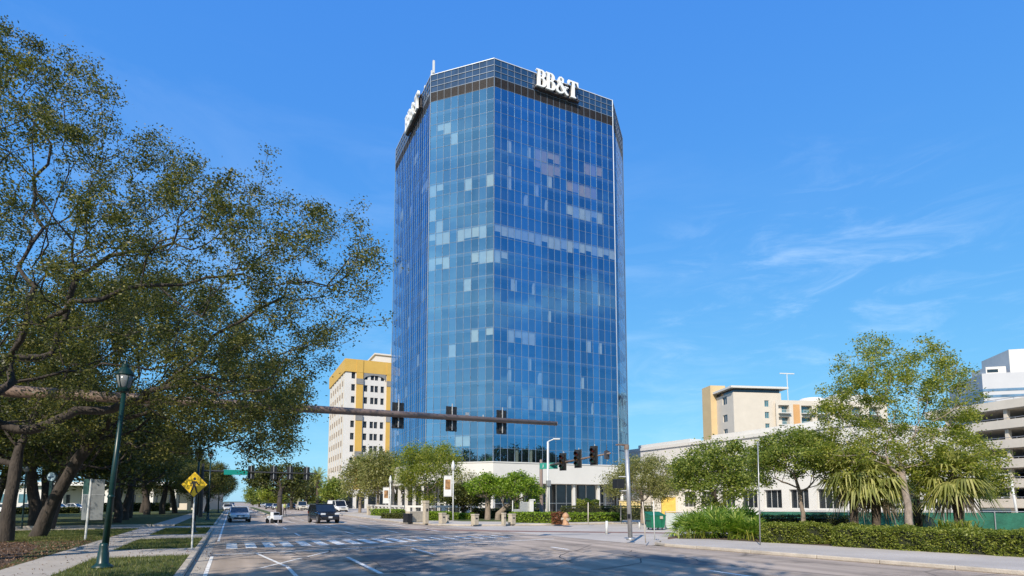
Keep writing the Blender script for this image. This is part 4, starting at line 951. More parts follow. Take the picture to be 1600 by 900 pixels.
# near mast arm from the left kerb
arm = thing('signal_mast', 'brown steel signal mast with a long arm across the foreground', 'signal mast', (-8.3, 24.8, Z))
q = MB(); q.lathe([(.34, 0), (.34, .05), (.22, .06), (.20, 3), (.17, 6.4), (.10, 6.5)], n=18); q.build('pole', M_bronze, arm, smooth=True)
q = MB(); q.tube((0, 0, 5.55), (22.6, 0, 5.68), .21, .105, 18); q.lathe([(.105, 0), (.112, .02), (0, .04)], n=12); q.v[-36:] = [(22.6 + v[2], v[0], 5.68 + v[1]) for v in q.v[-36:]]; q.build('arm', M_bronze, arm, smooth=True)
q = MB()
for x in (14.7, 18.7): q.tube((x, 0, 5.7), (x, 0, 5.86), .03); 
q.box((17.9, 0, 5.85), (.16, .1, .14)); q.build('arm_fitting', M_steel, arm)
for px, lb in ((623, 'black signal seen from behind, leftmost on the near brown arm'), (707, 'black signal seen from behind, middle one on the near brown arm'), (786, 'black signal seen from behind, nearest the tip of the near brown arm')):
    x = None
    for i in range(400):                                            # where along the arm the head hangs
        xx = i * .04; p = Vector((xx, 24.8)); d = sY * p.x + cY * p.y; cx = cY * p.x - sY * p.y; d2 = d * math.cos(PIT) + 3.6 * math.sin(PIT)
        if 800 + FPX * cx / d2 >= px: x = xx; break
    signal((x, 25.06, 5.74), R(180), lb, 'signals on the near mast arm', .86)
# far right mast
M_lt = M_steel
t = thing('signal_mast', 'brown signal mast with a short foreshortened arm before the white tower base', 'signal mast', (29.6, 54.6, .12))
q = MB(); q.lathe([(.3, 0), (.3, .06), (.2, .07), (.17, 6.2), (.1, 6.3)], n=14); q.build('pole', M_bronze, t, smooth=True)
q = MB(); q.tube((0, 0, 5.5), (.05, -12.6, 6.05), .15, .07, 12); q.build('arm', M_bronze, t, smooth=True)
for k, (yy, lb) in enumerate(((-4.9, 'three-lamp signal nearest the teal street sign on the far right arm'), (-7.7, 'three-lamp signal in the middle of the far right arm'), (-10.4, 'three-lamp signal nearest the tip of the far right arm'))):
    signal((29.65 - .28, 54.6 + yy, 5.66 - yy * .043), -R(62), lb, 'signals on the far right arm', 1.3)
t = thing('sensor_box', 'dark flat detector box hanging at the tip of the far right signal arm', 'sensor', (29.68, 54.6 - 12.0, 6.05), R(10))
q = MB(); q.box((0, 0, 0), (.5, .18, .75)); q.tube((0, 0, .35), (0, 0, .9), .03); q.build('case', mat('weathered_dark_metal', (.06, .055, .06), .6), t)
# small stroke letters for the street sign plates
STK = {'1': [((.3, 0), (.3, 1)), ((.1, .8), (.3, 1))], '2': [((0, .8), (.2, 1)), ((.2, 1), (.5, .9)), ((.5, .9), (.45, .6)), ((.45, .6), (0, 0)), ((0, 0), (.55, 0))],
       'S': [((.5, .9), (.25, 1)), ((.25, 1), (.02, .8)), ((.02, .8), (.48, .3)), ((.48, .3), (.25, 0)), ((.25, 0), (0, .12))], 'T': [((.28, 0), (.28, 1)), ((0, 1), (.56, 1))],
       'N': [((0, 0), (0, 1)), ((0, 1), (.5, 0)), ((.5, 0), (.5, 1))], 'J': [((.3, 1), (.3, .1)), ((.3, .1), (.0, .0))], 'E': [((0, 0), (0, 1)), ((0, 1), (.5, 1)), ((0, .5), (.4, .5)), ((0, 0), (.5, 0))], 'D': [((0, 0), (0, 1)), ((0, 1), (.4, .85)), ((.4, .85), (.5, .5)), ((.5, .5), (.4, .15)), ((.4, .15), (0, 0))]}
def street_sign(loc, rz, label, w_, h_, text):
    t = thing('street_sign', label, 'street sign', loc, rz); q = MB(); q.box((0, 0, 0), (w_, .03, h_)); q.build('plate', M_signgreen, t, bevel=.01)
    q = MB(); s = h_ * .5; x = -w_ * .5 + .15 * w_; adv = w_ * .7 / len(text)
    for ch in text:
        for k, ((x0, z0), (x1, z1)) in enumerate(STK.get(ch, [])):
            a = Vector((x + x0*s, -.02 - .001*k, -s/2 + z0*s)); c = Vector((x + x1*s, -.02 - .001*k, -s/2 + z1*s)); q.tube(a, c, .03 * h_ / .5, n=4)
        x += adv
    q.build('lettering', M_whitemetal, t)
    q = MB(); q.box((0, .08, .1), (.06, .16, .1)); q.build('clamp', M_steel, t)
p = WP(867, 722, 60.5); street_sign((29.4, 52.6, 5.62), -R(40), 'teal green street name sign beside the far right signal mast pole', 1.9, .62, 'JE')
# far left mast over the street
M_farpole = mat('weathered_dark_pole', (.03, .03, .03), .5)
t = thing('signal_mast', 'dark signal mast whose thin arm spans the street beyond the silver car', 'signal mast', (-3.2, 78, Z))
q = MB(); q.lathe([(.22, 0), (.2, 3), (.15, 6.3)], n=10); q.build('pole', M_farpole, t); q = MB(); q.tube((0, 0, 5.45), (13.0, 0, 5.35), .12, .06, 10); q.build('arm', M_farpole, t)
for x, lb in ((2.05, 'far small signal beside the teal sign, leftmost on the thin arm'), (4.6, 'far small signal, second from the teal sign on the thin arm'), (6.5, 'far small signal, third from the teal sign on the thin arm'), (8.5, 'far small signal nearest the tip of the thin arm')):
    signal((x, 78.28, 5.5), R(180), lb, 'signals on the far left arm', 1.2)
street_sign((.35, 77.75, 5.45), 0, 'teal street name sign at the left of the thin far signal arm', 2.6, .6, ' ')

# steel pedestrian pole on the right corner
base = W(985, 28.5, .128); tp = WP(979, 697, 28.5)
t = thing('signal_pole', 'grey galvanised steel pole on the right kerb corner with pedestrian signals', 'pole', base)
d = tp - base; q = MB(); q.lathe([(.2, 0), (.2, .08), (.13, .12)], n=14); q.tube((0, 0, .1), d, .11, .10, 14); q.build('post', M_steel, t, smooth=True)
q = MB(); q.tube(d + Vector((0, 0, -.15)), d + Vector((0, 0, .05)), .125, n=14); q.box(d + Vector((-.2, .1, .06)), (.6, .25, .06)); q.build('cap', M_bronze, t)
q = MB(); q.box(d * .6 + Vector((-.42, .2, -.02)), (.45, .4, .45)); q.build('pedestrian_signal', M_vis, t, bevel=.02)
q = MB(); q.tube(d * .67, d * .67 + Vector((-.4, .2, 0)), .03); q.tube(d * .52, d * .52 + Vector((-.4, .2, 0)), .03); q.build('bracket', M_steel, t)
q = MB(); q.box(d * .25 + Vector((-.1, -.1, 0)), (.1, .1, .22)); q.build('push_button', M_black, t)

# tall white light pole and other thin posts on the plaza
def post(name, label, cat, px, py, top, r=.05, m=M_whitemetal, group=None, d=None, z=.12, extra=None, toppx=None):
    d = d or GD(py); b0 = W(px, d, z); zt = WP(toppx or px, top, d); t = thing(name, label, cat, b0, 0, group); q = MB(); v = Vector((zt.x - b0.x, zt.y - b0.y, zt.z - z))
    q.tube((0, 0, 0), v, r, r * .85, 10); q.build('post', m, t, smooth=True)
    if extra: extra(t, v)
    return t
def cobra(t, v):
    q = MB(); q.tube(v, v + Vector((.55, -.2, .25)), .05, n=8); q.build('arm', M_whitemetal, t); q = MB(); q.box(v + Vector((.8, -.3, .26)), (.7, .3, .14), -.35); q.build('lamp_head', M_whitemetal, t, bevel=.04)
    q = MB(); q.box(v * .47 + Vector((0, -.12, 0)), (.4, .3, .55)); q.build('control_box', M_steel, t, bevel=.03)
post('light_pole', 'tall thin white light pole with a small head right of the brown mast', 'light pole', 856, 812, 690, .11, d=57, extra=cobra)
def banner(t, v):
    q = MB(); q.lathe([(.05, 0), (.16, .15), (.2, .45), (.12, .75), (.03, 1.0)], v - Vector((0, 0, .05)), 12); q.build('lamp_globe', M_whitemetal, t, smooth=True)
    u = Vector((-cY, sY, 0)); q = MB(); q.box(v + u * .5 + Vector((0, 0, -1.5)), (.75, .03, 1.9), -YAW); bo = q.build('banner', M_whitemetal, t)
    q = MB(); q.box(v + u * .5 + Vector((0, -.025, -1.35)), (.5, .02, .95), -YAW); q.build('picture', mat('brown_orange_print', (.25, .13, .05), .7, scale=3, amt=.8), bo)
    q = MB(); q.tube(v + Vector((0, 0, -.5)), v + u * .9 + Vector((0, 0, -.5)), .02, n=6); q.tube(v + Vector((0, 0, -2.5)), v + u * .9 + Vector((0, 0, -2.5)), .02, n=6); q.build('banner_rod', M_steel, t)
post('banner_pole', 'white lamp pole with a brown and white banner in front of the tower', 'lamp post', 708, 812, 735, .07, d=56, extra=banner)
post('banner_pole', 'white lamp pole behind trees under the left corner of the tower', 'lamp post', 610, 806, 755, .08, d=72, extra=lambda t, v: banner(t, v))
post('sign_post', 'thin white post standing before the clipped bright green trees', 'post', 801, 812, 782, .05, d=56)
post('plaza_post', 'slim pale post by the clipped hedge right of the brown mast', 'post', 919, 822, 785, .04, m=M_cream, d=47)
post('plaza_post', 'slim pale post among the low hedges left of the steel pole', 'post', 970, 818, 786, .06, m=M_cream, d=52)
post('sign_post', 'thin pale leaning post on the kerb corner right of the steel pole', 'post', 1009, 855, 784, .025, m=M_cream, d=26.5, z=.128, toppx=1004)
def small_sign(t, v):
    q = MB(); q.box(v + Vector((-.1, .05, -.1)), (.4, .03, .5), .9); q.build('sign_plate', M_vis, t)
post('sign_post', 'thin white signpost with a dark plate in front of the green dumpster', 'signpost', 1023, 847, 783, .028, d=28.5, z=.128, extra=small_sign, toppx=1021)
post('sign_post', 'thin grey signpost on the footpath in front of the right hedge', 'signpost', 1188, 856, 690, .024, m=M_steel, d=25.2, z=.128, toppx=1184)
post('bollard', 'short white bollard standing alone on the pale side street', 'bollard', 948, 834, 814, .09, d=36, z=.0)
post('bollard', 'tiny white bollard beside the hedge left of the green dumpster', 'bollard', 999, 828, 816, .06, d=42, z=.0)
post('light_pole', 'slim white pole leaning in front of the parking garage', 'pole', 1592, 826, 750, .09, d=46, toppx=1580)
# stone bollards and litter bins along the plaza edge
M_stone = mat('pale_tan_stone', (.42, .36, .27), .85, scale=5, amt=.2, bump=.3)
def stone_post(px, py, label, w_=.45, h_=1.0):
    d = GD(py); b0 = W(px, d, .12); t = thing('stone_bollard', label, 'bollard', b0, .3, 'stone posts along the plaza edge')
    q = MB(); q.box((0, 0, h_ * .45), (w_, w_, h_ * .9)); q.build('shaft', M_stone, t, bevel=.03); q = MB(); q.box((0, 0, h_ * .95), (w_ * 1.15, w_ * 1.15, h_ * .12)); q.build('cap', M_stone, t, bevel=.03)
    q = MB(); q.box((0, -w_/2 - .005, h_ * .6), (w_ * .4, .02, h_ * .12)); q.build('light_slot', M_black, t)
    return t
for px, py, lb, w_, h_ in ((665, 820, 'tall white stone post beside the street left of the banner pole', .38, 1.9), (691, 820, 'square stone post just left of the banner pole', .45, .9), (699, 819, 'thin low stone post touching the banner pole from the left', .22, .7),
                           (742, 822, 'square stone post left of the clipped bright green trees', .45, .85), (787, 822, 'pointed white stone post below the clipped bright green trees', .28, .95), (800, 821, 'square stone post at the foot of the thin white post', .45, .85),
                           (576, 806, 'pale stone post beside the hedge near the white van', .4, 1.2)):
    stone_post(px, py, lb, w_, h_)
t = thing('hydrant', 'pale orange stubby hydrant next to the rust red shrub', 'hydrant', W(884, 46, .12)); q = MB(); q.lathe([(.3, 0), (.3, .1), (.24, .14), (.24, .62), (.3, .68), (.22, .85), (.08, .98), (0, 1.0)], n=14); q.build('body', mat('pale_orange_paint', (.42, .24, .13), .6), t, smooth=True)
q = MB(); q.tube((-.38, 0, .5), (.38, 0, .5), .1, n=10); q.tube((0, -.36, .45), (0, 0, .45), .12, n=10); q.build('outlet', M_stone, t)
t = thing('utility_cabinet', 'pale grey utility cabinet beside the brown signal mast', 'cabinet', W(822, 56.5, .12), -.3); q = MB(); q.box((0, 0, .95), (1.3, .8, 1.7)); q.box((-1.0, .1, .55), (.7, .7, 1.1)); q.build('case', M_steel, t, bevel=.03); q = MB(); q.box((0, -.41, 1.0), (1.1, .02, 1.5)); q.build('door', M_steel, t); q = MB(); q.box((0, 0, .05), (1.5, 1, .1)); q.build('plinth', M_conc, t)
t = thing('utility_cabinet', 'narrow white utility cabinet touching the grey cabinet', 'cabinet', W(830, 56, .12), -.2); q = MB(); q.box((0, 0, 1.0), (.4, .4, 1.9)); q.build('case', M_whitemetal, t, bevel=.03); q = MB(); q.box((.1, 0, 2.0), (.5, .45, .12)); q.build('lid', M_whitemetal, t)
t = thing('litter_bin', 'tan stone litter bin with black opening beside the left plaza kerb', 'litter bin', W(648, 52, .12), .4); q = MB(); q.box((.3, .4, .5), (1.6, .6, .95)); q.build('body', M_stone, t, bevel=.03); q = MB(); q.box((-.7, .1, .4), (.6, .6, .8)); q.build('bin_opening', M_black, t, bevel=.03)
post('plaza_post', 'black short post beside the tan stone litter bin', 'post', 655, 812, 796, .05, m=M_vis, d=53)

# green street lamps
M_lampglass = mat('frosted_lamp_glass', (.20, .215, .22), .15, scale=3, amt=.15, spec=.8)
def lamp_post(base, topv, label, globe=True):
    t = thing('street_lamp', label, 'street lamp', base, 0, 'green street lamps'); v = Vector(topv) - Vector(base); z = v.z
    P = lambda h: v * (h / z)
    q = MB(); q.lathe([(.27, 0), (.27, .05), (.19, .11), (.15, .16), (.14, .42), (.12, .47), (.11, .62), (.095, .7)], n=16); q.tube(P(.6), P(z - .75), .088, .058, 16); q.lathe([(.075, 0), (.10, .06), (.075, .12)], P(z * .33) , 14); q.build('post', M_dgreen, t, smooth=True)
    q = MB(); o = P(z - .86); q.lathe([(.06, 0), (.13, .05), (.16, .12), (.10, .16)], o, 16); q.lathe([(.225, .52), (.24, .55), (.215, .60), (.14, .72), (.10, .76), (.10, .84), (.05, .88), (.02, .98), (0, 1.0)], o, 18)
    for k in range(6): a = k * math.pi / 3; q.tube(o + Vector((.14*math.cos(a), .14*math.sin(a), .14)), o + Vector((.25*math.cos(a), .25*math.sin(a), .54)), .012, n=5)
    q.build('lamp_cap', M_dgreen, t, smooth=False)
    q = MB(); q.lathe([(.10, .14), (.14, .2), (.19, .34), (.215, .52), (.1, .54)], o, 18); q.build('lamp_globe', M_lampglass, t, smooth=True); return t
b0 = W(160, 16.6, Z); lamp_post(b0, WP(199, 570, 16.9), 'leaning dark green street lamp with an acorn globe on the near grass')
b0 = W(301.5, 34.4, Z); lamp_post(b0, WP(313, 698, 34.6), 'dark street lamp standing right behind the yellow pedestrian sign')
b0 = W(324.5, 58, Z); lamp_post(b0, WP(330, 704, 58.2), 'farther dark street lamp between the yellow sign and the silver car')
b0 = W(341, 95, Z); lamp_post(b0, WP(343, 735, 95.2), 'distant dark street lamp by the footpath left of the silver car')

# yellow pedestrian warning sign
b0 = W(299, 23.1, Z); tp = WP(305, 738, 23.1)
t = thing('pedestrian_sign', 'yellow diamond warning sign with a black walking figure on a steel post', 'road sign', b0, -YAW + R(4)); v = tp - b0
M_yellow = mat('warning_sign_yellow', (.80, .52, .01), .4, scale=3, amt=.05)
rotM = Matrix.Rotation(YAW - R(4), 3, 'Z'); v = rotM @ v
q = MB(); q.tube((0, .03, 0), v + Vector((0, .03, 0)), .032, n=10); q.build('post', M_whitemetal, t)
zc = WP(305, 757, 23.1).z - Z; cx = v.x * zc / v.z; hw = .52
def plate(name, pts, y0, th, m, par):
    q = MB(); n = len(pts); q.v = [(x, y0, z) for x, z in pts] + [(x, y0 + th, z) for x, z in pts]; q.f = [tuple(range(n - 1, -1, -1)), tuple(range(n, 2*n))] + [(i, (i + 1) % n, n + (i + 1) % n, n + i) for i in range(n)]
    q.f[0] = tuple(range(n)); q.m = [0] * len(q.f); return q.build(name, m, par)
dia = lambda s: [(cx, zc - s), (cx + s, zc), (cx, zc + s), (cx - s, zc)]
sp = plate('sign_plate', dia(hw), -.02, .015, M_vis, t); plate('sign_face', dia(hw * .95), -.025, .0045, M_yellow, t)
q = MB(); yv = -.030
def limb(a, c, r0, r1):
    a, c = Vector(a), Vector(c); d_ = (c - a).normalized(); s = Vector((-d_.y, d_.x)); limb.k += 1; y_ = yv - .0006 * limb.k
    q.face([(cx + p.x, y_, zc + p.y) for p in (a - s*r0, c - s*r1, c + s*r1, a + s*r0)])
limb.k = 0
limb((.0, .13), (-.01, -.06), .075, .055); limb((-.03, -.04), (-.06, -.2), .04, .03); limb((-.06, -.18), (-.13, -.33), .03, .024); limb((.01, -.04), (.08, -.18), .042, .03); limb((.07, -.16), (.11, -.33), .03, .022)
limb((-.04, .14), (-.13, .02), .026, .02); limb((-.13, .03), (-.11, -.07), .02, .018); limb((.05, .13), (.13, .04), .026, .02); limb((.12, .05), (.18, -.03), .02, .018); limb((-.13, -.33), (-.07, -.335), .018, .016); limb((.11, -.33), (.17, -.32), .018, .016)
q.face([(cx + .01 + .055 * math.cos(i * math.pi / 7), yv, zc + .225 + .06 * math.sin(i * math.pi / 7)) for i in range(14)]); q.build('walking_figure', M_vis, t)

# back of two large grey sign panels in the park
b0 = W(133, 28.6, Z); t = thing('park_sign', 'pair of tall plain grey panels in a V on one white post', 'sign', b0, 0); top = WP(143, 748, 28.6) - b0
q = MB(); q.tube((0, 0, 0), top, .05, n=10); q.build('post', M_whitemetal, t)
M_panel = mat('brushed_grey_panel', (.22, .23, .23), .45, .3, scale=2, amt=.2)
z0 = top.z - 2.0; u1 = Vector((-cY, sY, 0)) + Vector((sY, cY, 0)) * .45; u2 = Vector((cY, -sY, 0)) + Vector((sY, cY, 0)) * .5
for u, w_, nm in ((u1, .5, 'left'), (u2, .52, 'right')):
    u = u.normalized(); q = MB(); c = top * .85 + u * (w_ / 2 + .05); rz = math.atan2(u.y, u.x)
    q.box((c.x, c.y, z0 + .98), (w_, .04, 1.98), rz); q.build('panel', M_panel, t); q = MB(); q.box((c.x, c.y, z0 + 1.22), (w_ + .01, .06, .03), rz); q.build('panel_rail', M_steel, t)
q = MB(); u = u1.normalized(); c = top * .85 + u * .3; q.box((c.x, c.y, z0 + 1.62), (.49, .055, .74), math.atan2(u.y, u.x)); q.build('panel_cover', mat('dull_green_panel', (.02, .06, .05), .5), t)
# round sign in the park
b0 = W(75, 36, Z); zc2 = WP(75, 745, 36).z - Z; t = thing('round_sign', 'round pale blue and white sign on a dark post behind the leaning trunk', 'sign', b0, -YAW)
q = MB(); q.box((0, 0, (zc2 - .3) / 2), (.16, .16, zc2 - .3)); q.build('post', M_dgreen, t)
def disc(y0, r, n=28): return [(r * math.cos(2*math.pi*i/n), zc2 + r * math.sin(2*math.pi*i/n)) for i in range(n)]
plate('rim', disc(0, .30), -.06, .12, M_dgreen, t); plate('face', disc(0, .25), -.068, .006, mat('pale_blue_face', (.45, .58, .66), .5), t)
q = MB(); q.face([(-.2, -.072, zc2 - .05), (-.05, -.072, zc2 - .1), (.2, -.072, zc2 + .02), (.17, -.072, zc2 + .06), (-.02, -.072, zc2), (-.18, -.072, zc2 + .02)]); q.build('swoosh_mark', mat('slate_blue_mark', (.06, .12, .2), .5), t)
b0 = W(34, 40, Z); zc2 = WP(34, 733, 40).z - Z; t = thing('globe_lamp', 'small bluish globe lamp on a dark post at the far left', 'lamp', b0); q = MB(); q.tube((0, 0, 0), (0, 0, zc2 - .2), .05); q.build('post', M_dgreen, t); q = MB(); q.lathe([(.02, -.2), (.14, -.14), (.2, 0), (.14, .14), (.02, .2)], (0, 0, zc2), 14); q.build('lamp_globe', M_lampglass, t, smooth=True)

# ================================================================== VEHICLES
M_tyre = mat('tyre_rubber', (.012, .012, .013), .85, scale=10, amt=.3)
M_rim = mat('alloy_wheel', (.35, .35, .36), .3, .8, scale=8, amt=.1)
M_carglass = mat('car_window_glass', (.012, .016, .02), .04, scale=2, amt=.3, spec=.9)
M_headl = mat('headlight_lens', (.6, .62, .62), .1, scale=6, amt=.2, spec=.9)
M_red = mat('tail_light_lens', (.25, .01, .01), .2)
def car(label, loc, rz, paint, kind='sedan', group=None, ln=4.6, wd=1.82, ht=1.46):
    """front towards -y"""
    t = thing('parked_car' if kind == 'far' else {'suv': 'suv', 'van': 'van', 'sedan': 'car', 'truck': 'pickup_truck'}[kind], label, 'car' if kind in ('sedan', 'far') else {'suv': 'SUV', 'van': 'van', 'truck': 'truck'}[kind], loc, rz, group)
    hw = wd / 2; h = ln / 2
    if kind in ('suv',): hood, belt, sec = .98, 1.05, [(-.98, .62), (-.95, .80), (-.5, .98), (-.18, 1.04), (.55, 1.06), (.92, 1.05), (.985, .92)]
    elif kind == 'van': hood, belt, sec = 1.0, 1.12, [(-.98, .66), (-.95, .88), (-.62, 1.10), (-.42, 1.15), (.5, 1.16), (.95, 1.15), (.99, .9)]
    elif kind == 'truck': hood, belt, sec = 1.0, 1.1, [(-.98, .7), (-.96, .98), (-.5, 1.08), (-.2, 1.1), (.5, 1.1), (.97, 1.08), (.99, .8)]
    else: hood, belt, sec = .78, .92, [(-.985, .55), (-.95, .70), (-.5, .86), (-.22, .93), (.45, .96), (.8, .95), (.96, .88), (.99, .62)]
    # body: cross sections along the length with rounded shoulders
    q = MB(); rings = []
    for f, zt in sec:
        y = f * h; k = 1 - .13 * abs(f) ** 6 - (.04 if abs(f) > .93 else 0); w_ = hw * k; zb = .26 if abs(f) < .9 else .34
        rings.append([(-w_ * .93, y, zb), (-w_, y, zb + .14), (-w_, y, zt * .72), (-w_ * .96, y, zt - .07), (-w_ * .86, y, zt), (w_ * .86, y, zt), (w_ * .96, y, zt - .07), (w_, y, zt * .72), (w_, y, zb + .14), (w_ * .93, y, zb)])
    n = 10
    for r in rings: q.v += r
    for i in range(len(rings) - 1):
        for j in range(n): a = i*n + j; c = i*n + (j+1) % n; q.f.append((a, a + n, c + n, c)); q.m.append(0)
    q.f.append(tuple(range(n))); e = (len(rings) - 1) * n; q.f.append(tuple(range(e + n - 1, e - 1, -1))); q.m += [0, 0]
    body = q.build('body', paint, t, smooth=False, bevel=.03)
    if kind == 'far':
        pass
    # glasshouse
    if kind == 'suv': y0, y1, y2, y3, = -.40, -.12, .80, .93
    elif kind == 'van': y0, y1, y2, y3 = -.58, -.32, .93, .975
    elif kind == 'truck': y0, y1, y2, y3 = -.45, -.24, .12, .2
    else: y0, y1, y2, y3 = -.36, -.02, .38, .70
    zb = belt - .03; zr = ht; wt = hw * (.80 if kind != 'van' else .86); wb = hw * .92
    B = [(-wb, y0*h, zb), (wb, y0*h, zb), (wb, y3*h, zb), (-wb, y3*h, zb)]; Tp = [(-wt, y1*h, zr - .05), (wt, y1*h, zr - .05), (wt, y2*h, zr - .05), (-wt, y2*h, zr - .05)]
    q = MB(); q.v = B + Tp; q.f = [(0, 1, 5, 4), (1, 2, 6, 5), (2, 3, 7, 6), (3, 0, 4, 7), (4, 5, 6, 7)]; q.m = [0] * 5; q.build('windows', M_carglass, t)
    q = MB(); ex = .02
    q.prism([(-wt - ex, y1*h - .04), (wt + ex, y1*h - .04), (wt + ex, y2*h + .05), (-wt - ex, y2*h + .05)], zr - .055, zr)
    for s in (-1, 1):
        for (yb, yt) in ((y0, y1), (y3, y2)): q.tube((s * (wb + .005), yb*h, zb), (s * (wt + .005), yt*h, zr - .03), .045, n=6)
        ym = (y1 + y2) / 2; q.tube((s * (wb + .01), ym*h, zb), (s * (wt + .01), ym*h, zr - .03), .035, n=6)
        if kind in ('suv', 'van'): q.tube((s * (wb + .01), y2*h*.62, zb), (s * (wt + .01), y2*h*.62, zr - .03), .045, n=6)
    if kind == 'van':
        for s in (-1, 1): q.face([(s * (wb + .012), .1*h, zb), (s * (wb + .012), y3*h, zb), (s * (wt + .012), y2*h, zr - .05), (s * (wt + .012), .1*h, zr - .05)])
    q.build('roof', paint, t, bevel=.015)
    for s in (-1, 1):
        q = MB(); q.box((s * (hw + .09), y0*h*.86, belt + .08), (.2, .1, .15)); q.build('mirror', paint, t, bevel=.02)
        q = MB(); q.box((s * hw * .66, -h * .955, hood - .14), (.42, .12, .16)); q.build('headlight', M_headl, t, bevel=.03)
        q = MB(); q.box((s * hw * .78, h * .955, hood - .02), (.26, .12, .2)); q.build('tail_light', M_red, t)
    q = MB(); q.box((0, -h * .965, hood - .18), (hw * .75, .08, .15)); q.box((0, -h * .985, .42), (hw * 1.3, .06, .14)); q.build('grille', M_black, t)
    q = MB(); q.box((0, -h * 1.0, .55), (.34, .02, .16)); q.build('number_plate', M_whitemetal, t)
    r = .33 if kind in ('sedan', 'far') else .38
    for sx_ in (-1, 1):
        for yy in (-.62, .60):
            q = MB(); c = Vector((sx_ * (hw - .1), yy * h, r)); q.tube(c - Vector((.11, 0, 0)), c + Vector((.11, 0, 0)), r, n=20); w_ = q.build('wheel', M_tyre, t)
            q = MB(); c2 = c + Vector((sx_ * .105, 0, 0)); q.tube(c2, c2 + Vector((sx_ * .014, 0, 0)), r * .66, n=14); q.build('rim', M_rim, w_)
            q = MB(); c3 = c + Vector((sx_ * -.0, 0, .02)); q.tube(c3 - Vector((.112, 0, 0)) , c3 + Vector((.1, 0, 0)), r + .05, n=20); 
    return t
P_silver = mat('silver_car_paint', (.50, .52, .55), .28, .4, scale=1, amt=.03, coat=.6)
P_black = mat('black_car_paint', (.010, .011, .015), .18, 0, scale=1, amt=.1, coat=.8)
P_white = mat('white_car_paint', (.72, .72, .72), .3, 0, scale=1, amt=.03, coat=.6)
P_beige = mat('beige_car_paint', (.55, .50, .42), .3, 0, scale=1, amt=.04, coat=.5)
P_blue = mat('dark_blue_car_paint', (.03, .06, .13), .25, .2, scale=1, amt=.1, coat=.6)
p = W(373, 57); car('silver car driving towards the camera in the kerbside lane', (p.x, p.y, 0.01), R(3), P_silver, 'sedan', ln=4.7)
p = W(505, 54.5); car('black SUV turning in from the far street with its headlights facing the camera', (p.x, p.y, 0.01), R(8), P_black, 'suv', ln=4.5, wd=1.9, ht=1.74)
p = W(540, 104); car('white van parked by the kerb below the dense olive trees', (14.2 + 2.8, p.y, 0.01), R(12), P_white, 'van', ln=5.3, wd=2.05, ht=2.1)
p = W(471, 128); car('pale beige pickup truck far down the street left of the black SUV', (p.x, p.y, 0.01), R(3), P_beige, 'truck', ln=5.4, wd=2.0, ht=1.95)
far = None
for k, (px, d, pt, lb) in enumerate([(356, 118, P_white, 'small distant white car in the left lane just behind the silver car'), (350, 165, P_blue, 'tiny distant dark car in the left lane beyond the small white one'), (362, 215, P_silver, 'tiny distant silver car near the vanishing point'),
                                      (421, 150, P_blue, 'distant dark blue car passing left of the median tree'), (432, 138, P_silver, 'distant grey car seen just left of the median tree trunk'), (455, 142, P_blue, 'distant dark car between the median tree and the beige pickup'), (410, 205, P_white, 'tiny distant white car right of the vanishing point')]):
    p = W(px, d); car(lb, (p.x, p.y, .01), R(2), pt, 'far', 'distant cars down the street', ln=4.6)
# parked cars seen between the park trunks
for px, d, pt, lb, rz in ((8, 92, P_white, 'white car parked beyond the park at the far left edge', 1.3), (52, 98, P_blue, 'blue car parked beyond the park left of the leaning trunk', 1.3), (92, 105, P_white, 'white car parked beyond the park right of the leaning trunk', 1.2), (118, 108, P_silver, 'silver car parked beyond the park near the grey sign panels', 1.2)):
    p = W(px, d); car(lb, (p.x, p.y, .12), rz, pt, 'far', 'cars parked beyond the park')
# small white utility cart in front of the median
p = W(428, 53.5); t = thing('utility_cart', 'small low white cart with dark wheels standing in front of the median', 'cart', (p.x, p.y, 0.006), R(25))
q = MB(); q.box((0, 0, .48), (.8, 1.2, .34)); q.box((0, -.1, .82), (.62, .5, .34)); q.box((.62, .55, .62), (.75, .7, .1)); q.box((.62, .55, .42), (.75, .7, .07)); q.build('body', P_white, t, bevel=.04)
for x in (-.4, .4):
    for yv in (-.42, .42): q = MB(); q.tube((x - .07, yv, .22), (x + .07, yv, .22), .22, n=16); q.build('wheel', M_tyre, t)
q = MB(); q.box((0, -.36, .86), (.5, .03, .22)); q.build('window', M_carglass, t)

